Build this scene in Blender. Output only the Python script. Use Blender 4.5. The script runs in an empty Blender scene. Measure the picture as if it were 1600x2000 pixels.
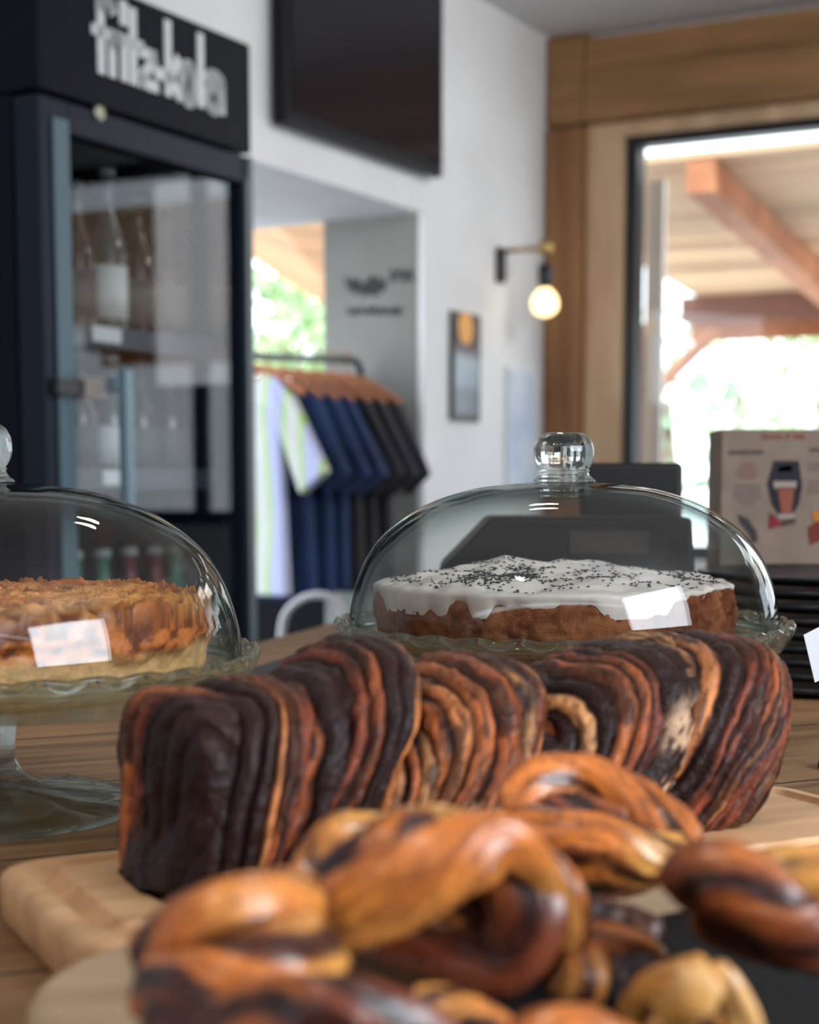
import bpy, math, random
import numpy as np
from mathutils import Vector, Matrix
PI = math.pi
S = bpy.context.scene
COL = S.collection
rng = np.random.RandomState(7)
random.seed(7)

# ------------------------------------------------------------------ camera
F = 3200.0; CX = 800.0; PITCH = math.radians(6.0); CAMZ = 1.087
CY = 940.0 + F * math.tan(PITCH)
cam_d = bpy.data.cameras.new('camera'); cam = bpy.data.objects.new('camera', cam_d); COL.objects.link(cam)
cam.location = (0, 0, CAMZ); cam.rotation_euler = (PI/2 - PITCH, 0, 0)
cam_d.sensor_fit = 'VERTICAL'; cam_d.sensor_height = 36.0; cam_d.sensor_width = 28.8
cam_d.lens = F * 36.0 / 2000.0
cam_d.shift_y = (CY - 1000.0) / 2000.0
cam_d.clip_start = 0.02; cam_d.clip_end = 200
cam_d.dof.use_dof = True; cam_d.dof.focus_distance = 1.0; cam_d.dof.aperture_fstop = 7.6
S.camera = cam

# ------------------------------------------------------------------ view and sampling
S.view_settings.view_transform = 'Standard'; S.view_settings.look = 'None'
S.view_settings.gamma = 1.0; S.view_settings.use_curve_mapping = False
S.view_settings.exposure = 0.36
cy = S.cycles
cy.use_denoising = True; cy.max_bounces = 14; cy.diffuse_bounces = 4; cy.glossy_bounces = 6
cy.transmission_bounces = 12; cy.transparent_max_bounces = 24; cy.sample_clamp_indirect = 6.0
cy.caustics_reflective = False; cy.caustics_refractive = True; cy.blur_glossy = 0.5

# ------------------------------------------------------------------ world: bright overcast sky
W = bpy.data.worlds.new('sky'); S.world = W; W.use_nodes = True
nt = W.node_tree; nt.nodes.clear()
wo = nt.nodes.new('ShaderNodeOutputWorld'); bg = nt.nodes.new('ShaderNodeBackground')
tc = nt.nodes.new('ShaderNodeTexCoord'); sp = nt.nodes.new('ShaderNodeSeparateXYZ'); cr = nt.nodes.new('ShaderNodeValToRGB')
nt.links.new(tc.outputs['Generated'], sp.inputs[0]); nt.links.new(sp.outputs['Z'], cr.inputs[0])
cr.color_ramp.elements[0].color = (0.86, 0.93, 1.0, 1); cr.color_ramp.elements[1].color = (0.62, 0.78, 1.0, 1)
nt.links.new(cr.outputs[0], bg.inputs[0]); bg.inputs[1].default_value = 3.6
nt.links.new(bg.outputs[0], wo.inputs[0])

# room directions (found from the vanishing points)
A = np.array([.476, .880]); NA = np.array([.880, -.476])     # along the television wall / its normal into the room
Bd = np.array([.879, -.477]); NB = np.array([.477, .879])    # along the window wall / its outward normal
CORNER = np.array([.5217, 6.30]); CEIL = 2.80

def area(name, loc, to, sx, sy, power, color):
    l = bpy.data.lights.new(name, 'AREA'); l.shape = 'RECTANGLE'; l.size = sx; l.size_y = sy
    l.energy = power; l.color = color
    o = bpy.data.objects.new(name, l); COL.objects.link(o); o.location = loc
    d = Vector(to) - Vector(loc); o.rotation_euler = d.to_track_quat('-Z', 'Y').to_euler()
    return o
area('daylight_shop_window', (2.12, -.80, 1.95), (0.0, 0.9, 1.0), 1.75, 1.10, 78, (0.84, 0.92, 1.0))
lw2 = CORNER + Bd*2.58 - NB*.02                                    # second window of the window wall, outside the frame
area('daylight_far_window', (lw2[0], lw2[1], 1.92), (lw2[0]-NB[0], lw2[1]-NB[1], 1.92), .85, .85, 9, (0.92, 0.96, 1.0))
def spot(name, loc, to, e, col):
    l = bpy.data.lights.new(name, 'SPOT'); l.energy = e; l.color = col; l.spot_size = 1.9; l.spot_blend = 1.0; l.shadow_soft_size = .12
    o = bpy.data.objects.new(name, l); COL.objects.link(o); o.location = loc; o.rotation_euler = (Vector(to)-Vector(loc)).to_track_quat('-Z', 'Y').to_euler()
spot('fill_spot_wall', (2.0, 3.6, 2.75), (-.1, 5.0, 1.6), 190, (1, .97, .93))  # added fill light, brightens the television wall
spot('fill_spot_post', (2.2, 2.2, 2.75), (1.2, 6.0, 1.9), 120, (1, .93, .84))  # unseen extra light aimed at the wooden post and window side
spot('fill_spot_counter', (-.9, -.5, 2.75), (0, .75, .95), 150, (1, .90, .78))  # added light lifting the boards, loaf and buns
spot('fill_spot_far_counter', (.1, 2.5, 2.75), (.0, 1.85, .9), 42, (1, .94, .86))  # extra fill put in to brighten the far end of the worktop
sun = bpy.data.lights.new('sun', 'SUN'); sun.energy = 5.0; sun.angle = .02; sun.color = (1, .95, .88)
so_ = bpy.data.objects.new('sun', sun); COL.objects.link(so_); so_.rotation_euler = Vector((-.3, .5, -.9)).to_track_quat('-Z', 'Y').to_euler()

# ------------------------------------------------------------------ pixel rays -> points of the real place
def ray(px, py):
    x = (px - CX) / F; y = -(py - CY) / F
    return np.array([x, math.cos(PITCH) + y*math.sin(PITCH), -math.sin(PITCH) + y*math.cos(PITCH)])
O = np.array([0, 0, CAMZ])
def atY(px, py, Y): d = ray(px, py); return O + d * (Y / d[1])
def atZ(px, py, z): d = ray(px, py); return O + d * ((z - CAMZ) / d[2])
def atPlane(px, py, n2, k):
    d = ray(px, py); return O + d * (k / (n2[0]*d[0] + n2[1]*d[1]))
KTV = float(NA @ CORNER); KW = float(NB @ CORNER)
def onTV(px, py, off=0.0): return atPlane(px, py, NA, KTV + off)
def onW(px, py, off=0.0): return atPlane(px, py, NB, KW + off)
CEIL = onTV(1066, 74)[2]        # ceiling height read off the room corner

# ------------------------------------------------------------------ mesh helpers
def mk(name, V, Fc, mat, parent=None, cols=None, smooth=True):
    V = np.asarray(V, dtype=np.float32).reshape(-1, 3)
    me = bpy.data.meshes.new(name)
    tot = [len(f) for f in Fc] if not isinstance(Fc, np.ndarray) else None
    if tot is None:
        nq, k = Fc.shape; loops = Fc.reshape(-1); starts = np.arange(nq)*k
    else:
        loops = np.array([i for f in Fc for i in f]); starts = np.concatenate([[0], np.cumsum(tot)[:-1]]); nq = len(Fc)
    me.vertices.add(len(V)); me.vertices.foreach_set('co', V.reshape(-1))
    me.loops.add(len(loops)); me.loops.foreach_set('vertex_index', loops.astype(np.int32))
    me.polygons.add(nq); me.polygons.foreach_set('loop_start', starts.astype(np.int32))
    me.update(calc_edges=True); me.validate()
    me.polygons.foreach_set('use_smooth', [smooth]*len(me.polygons))
    if cols is not None:
        ca = me.color_attributes.new('Col', 'FLOAT_COLOR', 'POINT')
        c = np.ones((len(V), 4), dtype=np.float32); c[:, :3] = cols; ca.data.foreach_set('color', c.reshape(-1))
    if mat: me.materials.append(mat)
    o = bpy.data.objects.new(name, me); COL.objects.link(o)
    if parent: o.parent = parent
    return o
class MB:
    def __init__(s): s.V = []; s.F = []; s.C = []; s.n = 0
    def add(s, V, Fc, C=None):
        V = np.asarray(V, float).reshape(-1, 3)
        s.V.append(V); s.F += [tuple(int(i)+s.n for i in f) for f in Fc]; s.n += len(V)
        s.C.append(np.tile(np.array([1, 1, 1.]), (len(V), 1)) if C is None else (C if len(np.shape(C)) == 2 else np.tile(np.array(C), (len(V), 1))))
    def build(s, name, mat, parent=None, smooth=False, cols=False):
        return mk(name, np.vstack(s.V), s.F, mat, parent, np.vstack(s.C) if cols else None, smooth)
    def prism(s, base, vec, C=None):           # polygon base swept along vec
        b = np.asarray(base, float); n = len(b); V = np.vstack([b, b + np.asarray(vec, float)])
        Fc = [tuple(range(n))[::-1], tuple(range(n, 2*n))] + [(i, (i+1) % n, (i+1) % n + n, i+n) for i in range(n)]
        s.add(V, Fc, C)
    def box(s, o, u, v, w, C=None):            # corner + three edge vectors
        o, u, v, w = [np.asarray(a, float) for a in (o, u, v, w)]; s.prism([o, o+u, o+u+v, o+v], w, C)
    def cbox(s, c, sx, sy, sz, rz=0, C=None):  # centred box turned about z
        cs, sn = math.cos(rz), math.sin(rz); u = np.array([cs*sx, sn*sx, 0]); v = np.array([-sn*sy, cs*sy, 0]); w = np.array([0, 0, sz])
        s.box(np.asarray(c, float) - u/2 - v/2 - w/2, u, v, w, C)
    def tube(s, pts, r, n=10, C=None):
        V, Fc = tube_vf(np.asarray(pts, float), r, n); s.add(V, Fc, C)
    def grid(s, V, nu, nv, wrap=False, C=None):
        s.add(V, gridF(nu, nv, wrap), C)
def gridF(nu, nv, wrap):
    m = nv if wrap else nv-1
    i = np.arange(nu-1)[:, None]; j = np.arange(m)[None, :]
    a = i*nv + j; b = i*nv + (j+1) % nv; c = (i+1)*nv + (j+1) % nv; d = (i+1)*nv + j
    return np.stack([a, b, c, d], -1).reshape(-1, 4)
def frames(P):
    T = np.gradient(P, axis=0); T /= np.linalg.norm(T, axis=1)[:, None] + 1e-12
    n = np.cross(T[0], [0, 0, 1.0]);
    if np.linalg.norm(n) < 1e-3: n = np.cross(T[0], [1.0, 0, 0])
    n /= np.linalg.norm(n); N = [n]
    for i in range(1, len(P)):
        n = N[-1] - T[i]*np.dot(N[-1], T[i]); n /= np.linalg.norm(n); N.append(n)
    N = np.array(N); return T, N, np.cross(T, N)
def tube_vf(P, r, n=10):
    T, N, B = frames(P); r = np.broadcast_to(np.asarray(r, float), (len(P),))
    a = np.linspace(0, 2*PI, n, endpoint=False)
    V = P[:, None] + r[:, None, None]*(np.cos(a)[None, :, None]*N[:, None] + np.sin(a)[None, :, None]*B[:, None])
    Fc = [tuple(f) for f in gridF(len(P), n, True)] + [tuple(range(n))[::-1], tuple(range((len(P)-1)*n, len(P)*n))]
    return V.reshape(-1, 3), Fc
def lathe(prof, n=96, mod=None):               # prof = (r, z) list, closed at the axis when r = 0
    p = np.array(prof, float); th = np.linspace(0, 2*PI, n, endpoint=False)
    R = np.repeat(p[:, 0:1], n, 1); Z = np.repeat(p[:, 1:2], n, 1)
    if mod: R, Z = mod(R, Z, th[None, :])
    V = np.stack([R*np.cos(th), R*np.sin(th), Z], -1).reshape(-1, 3)
    return V, gridF(len(p), n, True)
def spline(P, m):
    P = np.asarray(P, float); Q = np.vstack([2*P[0]-P[1], P, 2*P[-1]-P[-2]]); n = len(P)-1
    t = np.linspace(0, n-1e-6, m); i = t.astype(int); f = (t-i)[:, None]
    p0, p1, p2, p3 = Q[i], Q[i+1], Q[i+2], Q[i+3]
    return .5*((2*p1) + (-p0+p2)*f + (2*p0-5*p1+4*p2-p3)*f**2 + (-p0+3*p1-3*p2+p3)*f**3)
def _h(i, j, k, s):
    n = (i*374761393 + j*668265263 + k*2147483647 + s*974711) & 0xffffffff
    n = ((n ^ (n >> 13))*1274126177) & 0xffffffff
    return ((n ^ (n >> 16)) & 0xffff)/65535.0
def vn(P, fr, s=0):                            # value noise, 0..1
    Q = np.asarray(P)*fr + 1000.0; I = np.floor(Q).astype(np.int64); f = Q-I; f = f*f*(3-2*f); r = 0
    for a in (0, 1):
        for b in (0, 1):
            for c in (0, 1):
                w = (f[..., 0] if a else 1-f[..., 0])*(f[..., 1] if b else 1-f[..., 1])*(f[..., 2] if c else 1-f[..., 2])
                r = r + w*_h(I[..., 0]+a, I[..., 1]+b, I[..., 2]+c, s)
    return r
def fbm(P, fr, s=0, o=4):
    r = 0; a = .5; t = 0
    for k in range(o): r = r + a*vn(P, fr*2**k, s+k*17); t += a; a *= .5
    return r/t
def sm(a, b, x): t = np.clip((x-a)/(b-a), 0, 1); return t*t*(3-2*t)
def tag(o, label=None, cat=None, group=None, kind=None):
    if label: o['label'] = label
    if cat: o['category'] = cat
    if group: o['group'] = group
    if kind: o['kind'] = kind
    return o
def empty(name, loc, label, cat, group=None, rz=0):
    o = bpy.data.objects.new(name, None); COL.objects.link(o); o.location = loc; o.rotation_euler = (0, 0, rz); o.empty_display_size = .02
    return tag(o, label, cat, group)
def local(o, P):                               # world points -> frame of an (unrotated) empty
    return np.asarray(P) - np.array(o.location)
def bevel(o, w, seg=3):
    m = o.modifiers.new('bevel', 'BEVEL'); m.width = w; m.segments = seg; m.limit_method = 'ANGLE'; m.angle_limit = .6
    return o

# ------------------------------------------------------------------ materials
def mat(name, col=(.8, .8, .8), rough=.6, metal=0, spec=.5, **k):
    m = bpy.data.materials.new(name); m.use_nodes = True; b = m.node_tree.nodes['Principled BSDF']
    b.inputs['Base Color'].default_value = (*col, 1); b.inputs['Roughness'].default_value = rough; b.inputs['Metallic'].default_value = metal
    b.inputs['Specular IOR Level'].default_value = spec
    for kk, v in k.items(): b.inputs[kk.replace('_', ' ')].default_value = v
    return m
def nodes(m): return m.node_tree.nodes, m.node_tree.links, m.node_tree.nodes['Principled BSDF']
def speckle(m, c1, c2, scale=20, stretch=(1, 1, 1), detail=5, lo=.35, hi=.65, bump=0., rz=0.):
    N, L, b = nodes(m); t = N.new('ShaderNodeTexCoord'); mp = N.new('ShaderNodeMapping'); mp.inputs['Scale'].default_value = stretch
    mp.inputs['Rotation'].default_value = (0, 0, rz)
    n = N.new('ShaderNodeTexNoise'); n.inputs['Scale'].default_value = scale; n.inputs['Detail'].default_value = detail
    r = N.new('ShaderNodeValToRGB'); r.color_ramp.elements[0].position = lo; r.color_ramp.elements[1].position = hi
    r.color_ramp.elements[0].color = (*c1, 1); r.color_ramp.elements[1].color = (*c2, 1)
    L.new(t.outputs['Object'], mp.inputs[0]); L.new(mp.outputs[0], n.inputs['Vector']); L.new(n.outputs['Fac'], r.inputs[0]); L.new(r.outputs[0], b.inputs['Base Color'])
    if bump:
        bn = N.new('ShaderNodeBump'); bn.inputs['Strength'].default_value = bump; bn.inputs['Distance'].default_value = .002
        L.new(n.outputs['Fac'], bn.inputs['Height']); L.new(bn.outputs[0], b.inputs['Normal'])
    return m
def wood(name, c1, c2, rz=0., scale=9., rough=.5, planks=0., bump=.15, axis=None):
    m = mat(name, c1, rough); N, L, b = nodes(m); t = N.new('ShaderNodeTexCoord'); ro = N.new('ShaderNodeMapping'); ro.inputs['Rotation'].default_value = (0, 0, rz)
    mp = N.new('ShaderNodeMapping'); mp.inputs['Scale'].default_value = axis or (1, 14, 14)
    n = N.new('ShaderNodeTexNoise'); n.inputs['Scale'].default_value = scale; n.inputs['Detail'].default_value = 7; n.inputs['Distortion'].default_value = .6
    n2 = N.new('ShaderNodeTexNoise'); n2.inputs['Scale'].default_value = scale*.5; n2.inputs['Detail'].default_value = 3
    r = N.new('ShaderNodeValToRGB'); r.color_ramp.elements[0].position = .3; r.color_ramp.elements[1].position = .7
    r.color_ramp.elements[0].color = (*c1, 1); r.color_ramp.elements[1].color = (*c2, 1)
    mx = N.new('ShaderNodeMix'); mx.data_type = 'RGBA'; mx.blend_type = 'MULTIPLY'; mx.inputs[0].default_value = .5
    L.new(t.outputs['Object'], ro.inputs[0]); L.new(ro.outputs[0], mp.inputs[0]); L.new(mp.outputs[0], n.inputs['Vector']); L.new(mp.outputs[0], n2.inputs['Vector'])
    L.new(n.outputs['Fac'], r.inputs[0]); L.new(r.outputs[0], mx.inputs[6])
    r2 = N.new('ShaderNodeValToRGB'); r2.color_ramp.elements[0].color = (.45, .4, .36, 1); r2.color_ramp.elements[1].color = (1, 1, 1, 1)
    r2.color_ramp.elements[0].position = .25; r2.color_ramp.elements[1].position = .6
    L.new(n2.outputs['Fac'], r2.inputs[0]); L.new(r2.outputs[0], mx.inputs[7]); out = mx.outputs[2]
    if planks:
        w = N.new('ShaderNodeSeparateXYZ'); L.new(ro.outputs[0], w.inputs[0])
        a = N.new('ShaderNodeMath'); a.operation = 'DIVIDE'; a.inputs[1].default_value = planks; L.new(w.outputs['Y'], a.inputs[0])
        fr = N.new('ShaderNodeMath'); fr.operation = 'FRACT'; L.new(a.outputs[0], fr.inputs[0])
        lt = N.new('ShaderNodeMath'); lt.operation = 'LESS_THAN'; lt.inputs[1].default_value = .02; L.new(fr.outputs[0], lt.inputs[0])
        fl = N.new('ShaderNodeMath'); fl.operation = 'FLOOR'; L.new(a.outputs[0], fl.inputs[0])
        wn = N.new('ShaderNodeTexWhiteNoise'); wn.noise_dimensions = '1D'; L.new(fl.outputs[0], wn.inputs['W'])
        rr = N.new('ShaderNodeMapRange'); rr.inputs['To Min'].default_value = .72; rr.inputs['To Max'].default_value = 1.08; L.new(wn.outputs['Value'], rr.inputs[0])
        sc = N.new('ShaderNodeVectorMath'); sc.operation = 'SCALE'; L.new(out, sc.inputs[0]); L.new(rr.outputs[0], sc.inputs['Scale'])
        m2 = N.new('ShaderNodeMix'); m2.data_type = 'RGBA'; L.new(lt.outputs[0], m2.inputs[0]); L.new(sc.outputs[0], m2.inputs[6]); m2.inputs[7].default_value = (.04, .025, .015, 1); out = m2.outputs[2]
    L.new(out, b.inputs['Base Color'])
    if bump:
        bn = N.new('ShaderNodeBump'); bn.inputs['Strength'].default_value = bump; bn.inputs['Distance'].default_value = .001
        L.new(n.outputs['Fac'], bn.inputs['Height']); L.new(bn.outputs[0], b.inputs['Normal'])
    return m
def vcol(name, rough=.45, bump=.4, bscale=400, coat=0., spec=.5, varr=True, bdist=.001):
    m = mat(name, rough=rough, spec=spec); N, L, b = nodes(m); a = N.new('ShaderNodeAttribute'); a.attribute_name = 'Col'
    n = N.new('ShaderNodeTexNoise'); n.inputs['Scale'].default_value = bscale; n.inputs['Detail'].default_value = 5
    t = N.new('ShaderNodeTexCoord'); L.new(t.outputs['Object'], n.inputs['Vector'])
    mr = N.new('ShaderNodeMapRange'); mr.inputs['To Min'].default_value = .72; mr.inputs['To Max'].default_value = 1.28; L.new(n.outputs['Fac'], mr.inputs[0])
    sc = N.new('ShaderNodeVectorMath'); sc.operation = 'SCALE'; L.new(a.outputs['Color'], sc.inputs[0]); L.new(mr.outputs[0], sc.inputs['Scale']); L.new(sc.outputs[0], b.inputs['Base Color'])
    bn = N.new('ShaderNodeBump'); bn.inputs['Strength'].default_value = bump; bn.inputs['Distance'].default_value = bdist
    L.new(n.outputs['Fac'], bn.inputs['Height']); L.new(bn.outputs[0], b.inputs['Normal'])
    b.inputs['Coat Weight'].default_value = coat; b.inputs['Coat Roughness'].default_value = .18
    return m
def emis(name, col, st):
    m = bpy.data.materials.new(name); m.use_nodes = True; N = m.node_tree.nodes; b = N['Principled BSDF']
    b.inputs['Base Color'].default_value = (*col, 1); b.inputs['Emission Color'].default_value = (*col, 1); b.inputs['Emission Strength'].default_value = st; return m
def thin_glass(name, tint, edge, refl=1.0, ior=1.5):
    m = bpy.data.materials.new(name); m.use_nodes = True; N = m.node_tree.nodes; L = m.node_tree.links; N.clear()
    o = N.new('ShaderNodeOutputMaterial'); mx = N.new('ShaderNodeMixShader'); tr = N.new('ShaderNodeBsdfTransparent'); gl = N.new('ShaderNodeBsdfGlossy'); gl.inputs['Roughness'].default_value = .004
    lw = N.new('ShaderNodeLayerWeight'); lw.inputs['Blend'].default_value = .5
    f5 = N.new('ShaderNodeMath'); f5.operation = 'POWER'; f5.inputs[1].default_value = 5.0; L.new(lw.outputs['Facing'], f5.inputs[0])
    fr = N.new('ShaderNodeMath'); fr.operation = 'MULTIPLY_ADD'; fr.inputs[1].default_value = .96; fr.inputs[2].default_value = .04; L.new(f5.outputs[0], fr.inputs[0])
    cm = N.new('ShaderNodeMix'); cm.data_type = 'RGBA'; cm.inputs[6].default_value = (*tint, 1); cm.inputs[7].default_value = (*edge, 1)
    pw = N.new('ShaderNodeMath'); pw.operation = 'POWER'; pw.inputs[1].default_value = 4.0
    L.new(lw.outputs['Facing'], pw.inputs[0]); L.new(pw.outputs[0], cm.inputs[0]); L.new(cm.outputs[2], tr.inputs[0])
    mu = N.new('ShaderNodeMath'); mu.operation = 'MULTIPLY'; mu.inputs[1].default_value = refl; L.new(fr.outputs[0], mu.inputs[0])
    L.new(mu.outputs[0], mx.inputs[0]); L.new(tr.outputs[0], mx.inputs[1]); L.new(gl.outputs[0], mx.inputs[2]); L.new(mx.outputs[0], o.inputs[0]); return m
def solid_glass(name, col, mixt=0., rough=0.):
    m = bpy.data.materials.new(name); m.use_nodes = True; N = m.node_tree.nodes; L = m.node_tree.links; N.clear()
    o = N.new('ShaderNodeOutputMaterial'); g = N.new('ShaderNodeBsdfGlass'); g.inputs['IOR'].default_value = 1.48; g.inputs['Color'].default_value = (*col, 1); g.inputs['Roughness'].default_value = rough
    if mixt:
        t = N.new('ShaderNodeBsdfTransparent'); t.inputs[0].default_value = (*col, 1); mx = N.new('ShaderNodeMixShader'); mx.inputs[0].default_value = mixt
        L.new(g.outputs[0], mx.inputs[1]); L.new(t.outputs[0], mx.inputs[2]); L.new(mx.outputs[0], o.inputs[0])
    else: L.new(g.outputs[0], o.inputs[0])
    return m

M = {}
M['wall'] = speckle(mat('white_plaster', rough=.9), (.74, .75, .76), (.80, .81, .82), 3)
M['ceil'] = speckle(mat('white_ceiling', rough=.9), (.78, .78, .78), (.82, .82, .82), 2)
M['grey_wall'] = speckle(mat('grey_plaster', rough=.85), (.21, .21, .19), (.25, .25, .23), 3)
M['floor'] = speckle(mat('dark_floor', rough=.85, spec=.15), (.035, .035, .04), (.06, .06, .065), 6)
M['brown_room'] = speckle(mat('brown_room', rough=.8), (.10, .075, .055), (.15, .11, .08), 2)
M['post_wood'] = wood('brown_beam_wood', (.20, .085, .03), (.36, .17, .065), scale=2.2, rough=.6, axis=(6, 6, .8))
M['beam_wood'] = wood('brown_header_wood', (.24, .12, .045), (.40, .21, .08), scale=2.2, rough=.6, axis=(.8, 6, 6), rz=.497)
M['pale_wood'] = wood('pale_casing_wood', (.52, .33, .19), (.66, .45, .28), scale=2.2, rough=.6, axis=(4, 4, .8))
M['black'] = mat('black_metal', (.008, .009, .012), .4)
M['pane'] = thin_glass('window_pane', (.97, .98, .98), (.8, .9, .9), .7)
M['brass'] = mat('brass', (.55, .36, .14), .35, 1)

# ------------------------------------------------------------------ THE SETTING
def z3(p2, z): return np.array([p2[0], p2[1], z])
def struct(o): return tag(o, kind='structure')
mb = MB(); mb.box((-4, -2.6, -.06), (9, 0, 0), (0, 11.5, 0), (0, 0, .06)); struct(mb.build('floor', M['floor']))
# ceiling: stops at the window wall
cA = CORNER - A*9.5; cB = CORNER + Bd*4.2
mb = MB(); mb.prism([z3(CORNER+NB*.16-Bd*.02, CEIL), z3(CORNER+NB*.16-Bd*4.2, CEIL), z3((-4.6, -2.6), CEIL), z3((4.6, -2.6), CEIL), z3(CORNER+Bd*4.2+NB*.16, CEIL)], (0, 0, .1))
mb2 = MB(); mb2.prism([z3(CORNER+NB*.16, CEIL), z3(CORNER-A*9.6, CEIL), z3((4.6, -2.6), CEIL), z3(CORNER+Bd*4.2+NB*.16, CEIL)], (0, 0, .1)); struct(mb2.build('ceiling', M['ceil']))

# television wall with the doorway
tj = onTV(828, 700); tjam = float((CORNER - tj[:2]) @ A)             # distance of the jamb from the corner
TH = .02
def wp(t, z, off=0.): p = CORNER - A*t + NA*off; return np.array([p[0], p[1], z])
lint_a = onTV(829, 405)[2]; lint_b = onTV(500, 328)[2]; LZ = (lint_a+lint_b)/2
tl = float((CORNER - onTV(500, 700)[:2]) @ A) + .75
mb = MB()
mb.box(wp(0, 0), wp(tjam, 0)-wp(0, 0), z3(-NA*TH, 0), (0, 0, CEIL))
mb.box(wp(tjam, LZ), wp(tl, LZ)-wp(tjam, LZ), z3(-NA*TH, 0), (0, 0, CEIL-LZ))
mb.box(wp(tl, 0), wp(9.6, 0)-wp(tl, 0), z3(-NA*TH, 0), (0, 0, CEIL))
struct(mb.build('wall_left', M['wall']))
# annex ceiling slab and grey wall behind the doorway
g0 = np.array(tj[:2]) - NA*TH
gl = atPlane(633, 600, NB, float(NB @ g0)); KG = float(NB @ g0)
sl = atPlane(470, 400, NB, KG + .05)
SB = CORNER - A*tl
mb = MB(); mb.prism([z3(g0, LZ), z3(CORNER - A*tl - NA*TH, LZ), z3(sl[:2]-Bd*.4, LZ), z3(gl[:2]+NB*.02, LZ)], (0, 0, .10)); struct(mb.build('ceiling_annex', M['wall']))
gw = MB(); gw.box(z3(g0, 0), z3(np.array(gl[:2])-g0, 0), z3(NB*.06, 0), (0, 0, LZ)); struct(gw.build('wall_annex', M['grey_wall']))
al = MB(); al.box(z3(np.array(gl[:2])-Bd*1.5, 0), z3(Bd*1.5, 0), z3(NB*.06, 0), (0, 0, 1.02)); struct(al.build('wall_annex_low', mat('dark_panel', (.006, .006, .007), .8, spec=.1)))
# two lines of dark handwriting on the grey wall
hw = MB()
def scrib(x0, x1, y, h, n, seed):
    r = random.Random(seed); pts = []
    for i in range(n):
        px = x0 + (x1-x0)*i/(n-1) + r.uniform(-3, 3); py = y + (h if i % 2 else -h)*r.uniform(.5, 1)
        pts.append(atPlane(px, py, NB, KG - .003))
    hw.tube(spline(pts, n*5), .0045, 5)
scrib(676, 752, 556, 17, 13, 1); scrib(762, 806, 540, 16, 6, 2); scrib(680, 782, 607, 8, 17, 3); scrib(690, 740, 566, 12, 9, 4)
hwo = hw.build('wall_lettering', mat('pencil_grey', (.055, .058, .06), .8)); tag(hwo, 'two lines of dark handwriting on the grey annex wall', 'lettering')

# window wall, post, header and window
def ws(px, py, off=0.): return onW(px, py, off)
def sw(px): return float((np.array(onW(px, 700)[:2]) - CORNER) @ Bd)
def wb(s, z, off=0.): p = CORNER + Bd*s + NB*off; return np.array([p[0], p[1], z])
s1 = sw(1142); s2 = sw(1214); s3 = sw(1237); sE = 1.30; sEnd = 4.2
zt = 2*[0]
ztop = CEIL
zh1 = onW(1150, 133, -.05)[2]; zh2 = onW(1150, 238, -.05)[2]; zc = onW(1218, 268)[2]; zg = onW(1240, 283)[2]
zsill = .80
mb = MB()
def wbox(mb, sa, sb, za, zb, o0, o1): mb.box(wb(sa, za, o0), wb(sb, za, o0)-wb(sa, za, o0), z3(NB*(o1-o0), 0), (0, 0, zb-za))
wbox(mb, -.2, 0, 0, CEIL, 0, .15); wbox(mb, 0, 2.05, 0, zsill, .0, .15); wbox(mb, s1, 2.05, zc+.03, CEIL, .02, .15)
wbox(mb, 2.05-.35, 2.05, 0, CEIL, .0, .15); wbox(mb, 3.6, 4.2, 0, CEIL, 0, .15); wbox(mb, 2.05, 3.6, 2.45, CEIL, 0, .15); wbox(mb, 2.05, 3.6, 0, .9, 0, .15)
struct(mb.build('wall_window', M['wall']))
mb = MB(); wbox(mb, .01, s1, 0, zh2-.01, -.05, .14); bevel(struct(mb.build('trim_1', M['post_wood'])), .006)
mb = MB(); wbox(mb, .01, s1, zh2, CEIL-.005, -.045, .14); bevel(struct(mb.build('trim_2', M['beam_wood'])), .006)
mb = MB(); wbox(mb, s1+.003, 2.04, zh2, zh1-.004, -.05, .01); bevel(struct(mb.build('trim_3', M['beam_wood'])), .006)
mb = MB(); wbox(mb, s1+.003, 2.04, zh1, CEIL-.02, -.035, .015); bevel(struct(mb.build('trim_4', M['beam_wood'])), .006)
mb = MB(); wbox(mb, s1+.002, s2, zsill, zc, -.01, .12); wbox(mb, s1+.002, sE+.15, zc, zh2-.003, -.01, .12); wbox(mb, sE+.05, sE+.2, zsill, zc, -.01, .12)
bevel(struct(mb.build('trim_5', M['pale_wood'])), .004)
wn = MB(); wbox(wn, s2, s3, zsill, zc, .02, .10); wbox(wn, s3, sE+.05, zg, zc, .02, .10); wbox(wn, sE, sE+.05, zsill, zg, .02, .10); wbox(wn, s3, sE, zsill, zsill+.05, .02, .10)
wo_ = struct(wn.build('window_1', M['black']))
mb = MB(); wbox(mb, s3, sE, zsill+.05, zg, .055, .062); p = mb.build('pane', M['pane'], wo_)
# pale weatherboard reveal just outside the glass
mb = MB(); wbox(mb, s3-.02, sw(1277)-.03, zsill, zg-.10, .17, .19); struct(mb.build('trim_6', mat('pale_reveal', (.80, .72, .66), .7)))
# second window of the same wall (outside the frame) and the rest of the room
mb = MB(); 
for a_, b_, c_, d_ in ((2.05, 2.11, .9, 2.45), (3.54, 3.6, .9, 2.45), (2.11, 3.54, .9, .96), (2.11, 3.54, 2.39, 2.45), (2.8, 2.85, .96, 2.39)): wbox(mb, a_, b_, c_, d_, .02, .08)
w2 = struct(mb.build('window_2', M['black']))
mb = MB(); mb.box((-4.6, -2.6, 0), (9.2, 0, 0), (0, -.1, 0), (0, 0, CEIL)); struct(mb.build('wall_back', M['brown_room']))
eR = wb(4.2, 0)
mb = MB(); mb.box((eR[0], -2.6, 0), (.1, 0, 0), (0, eR[1]+2.6, 0), (0, 0, CEIL)); struct(mb.build('wall_right', M['brown_room']))

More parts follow.
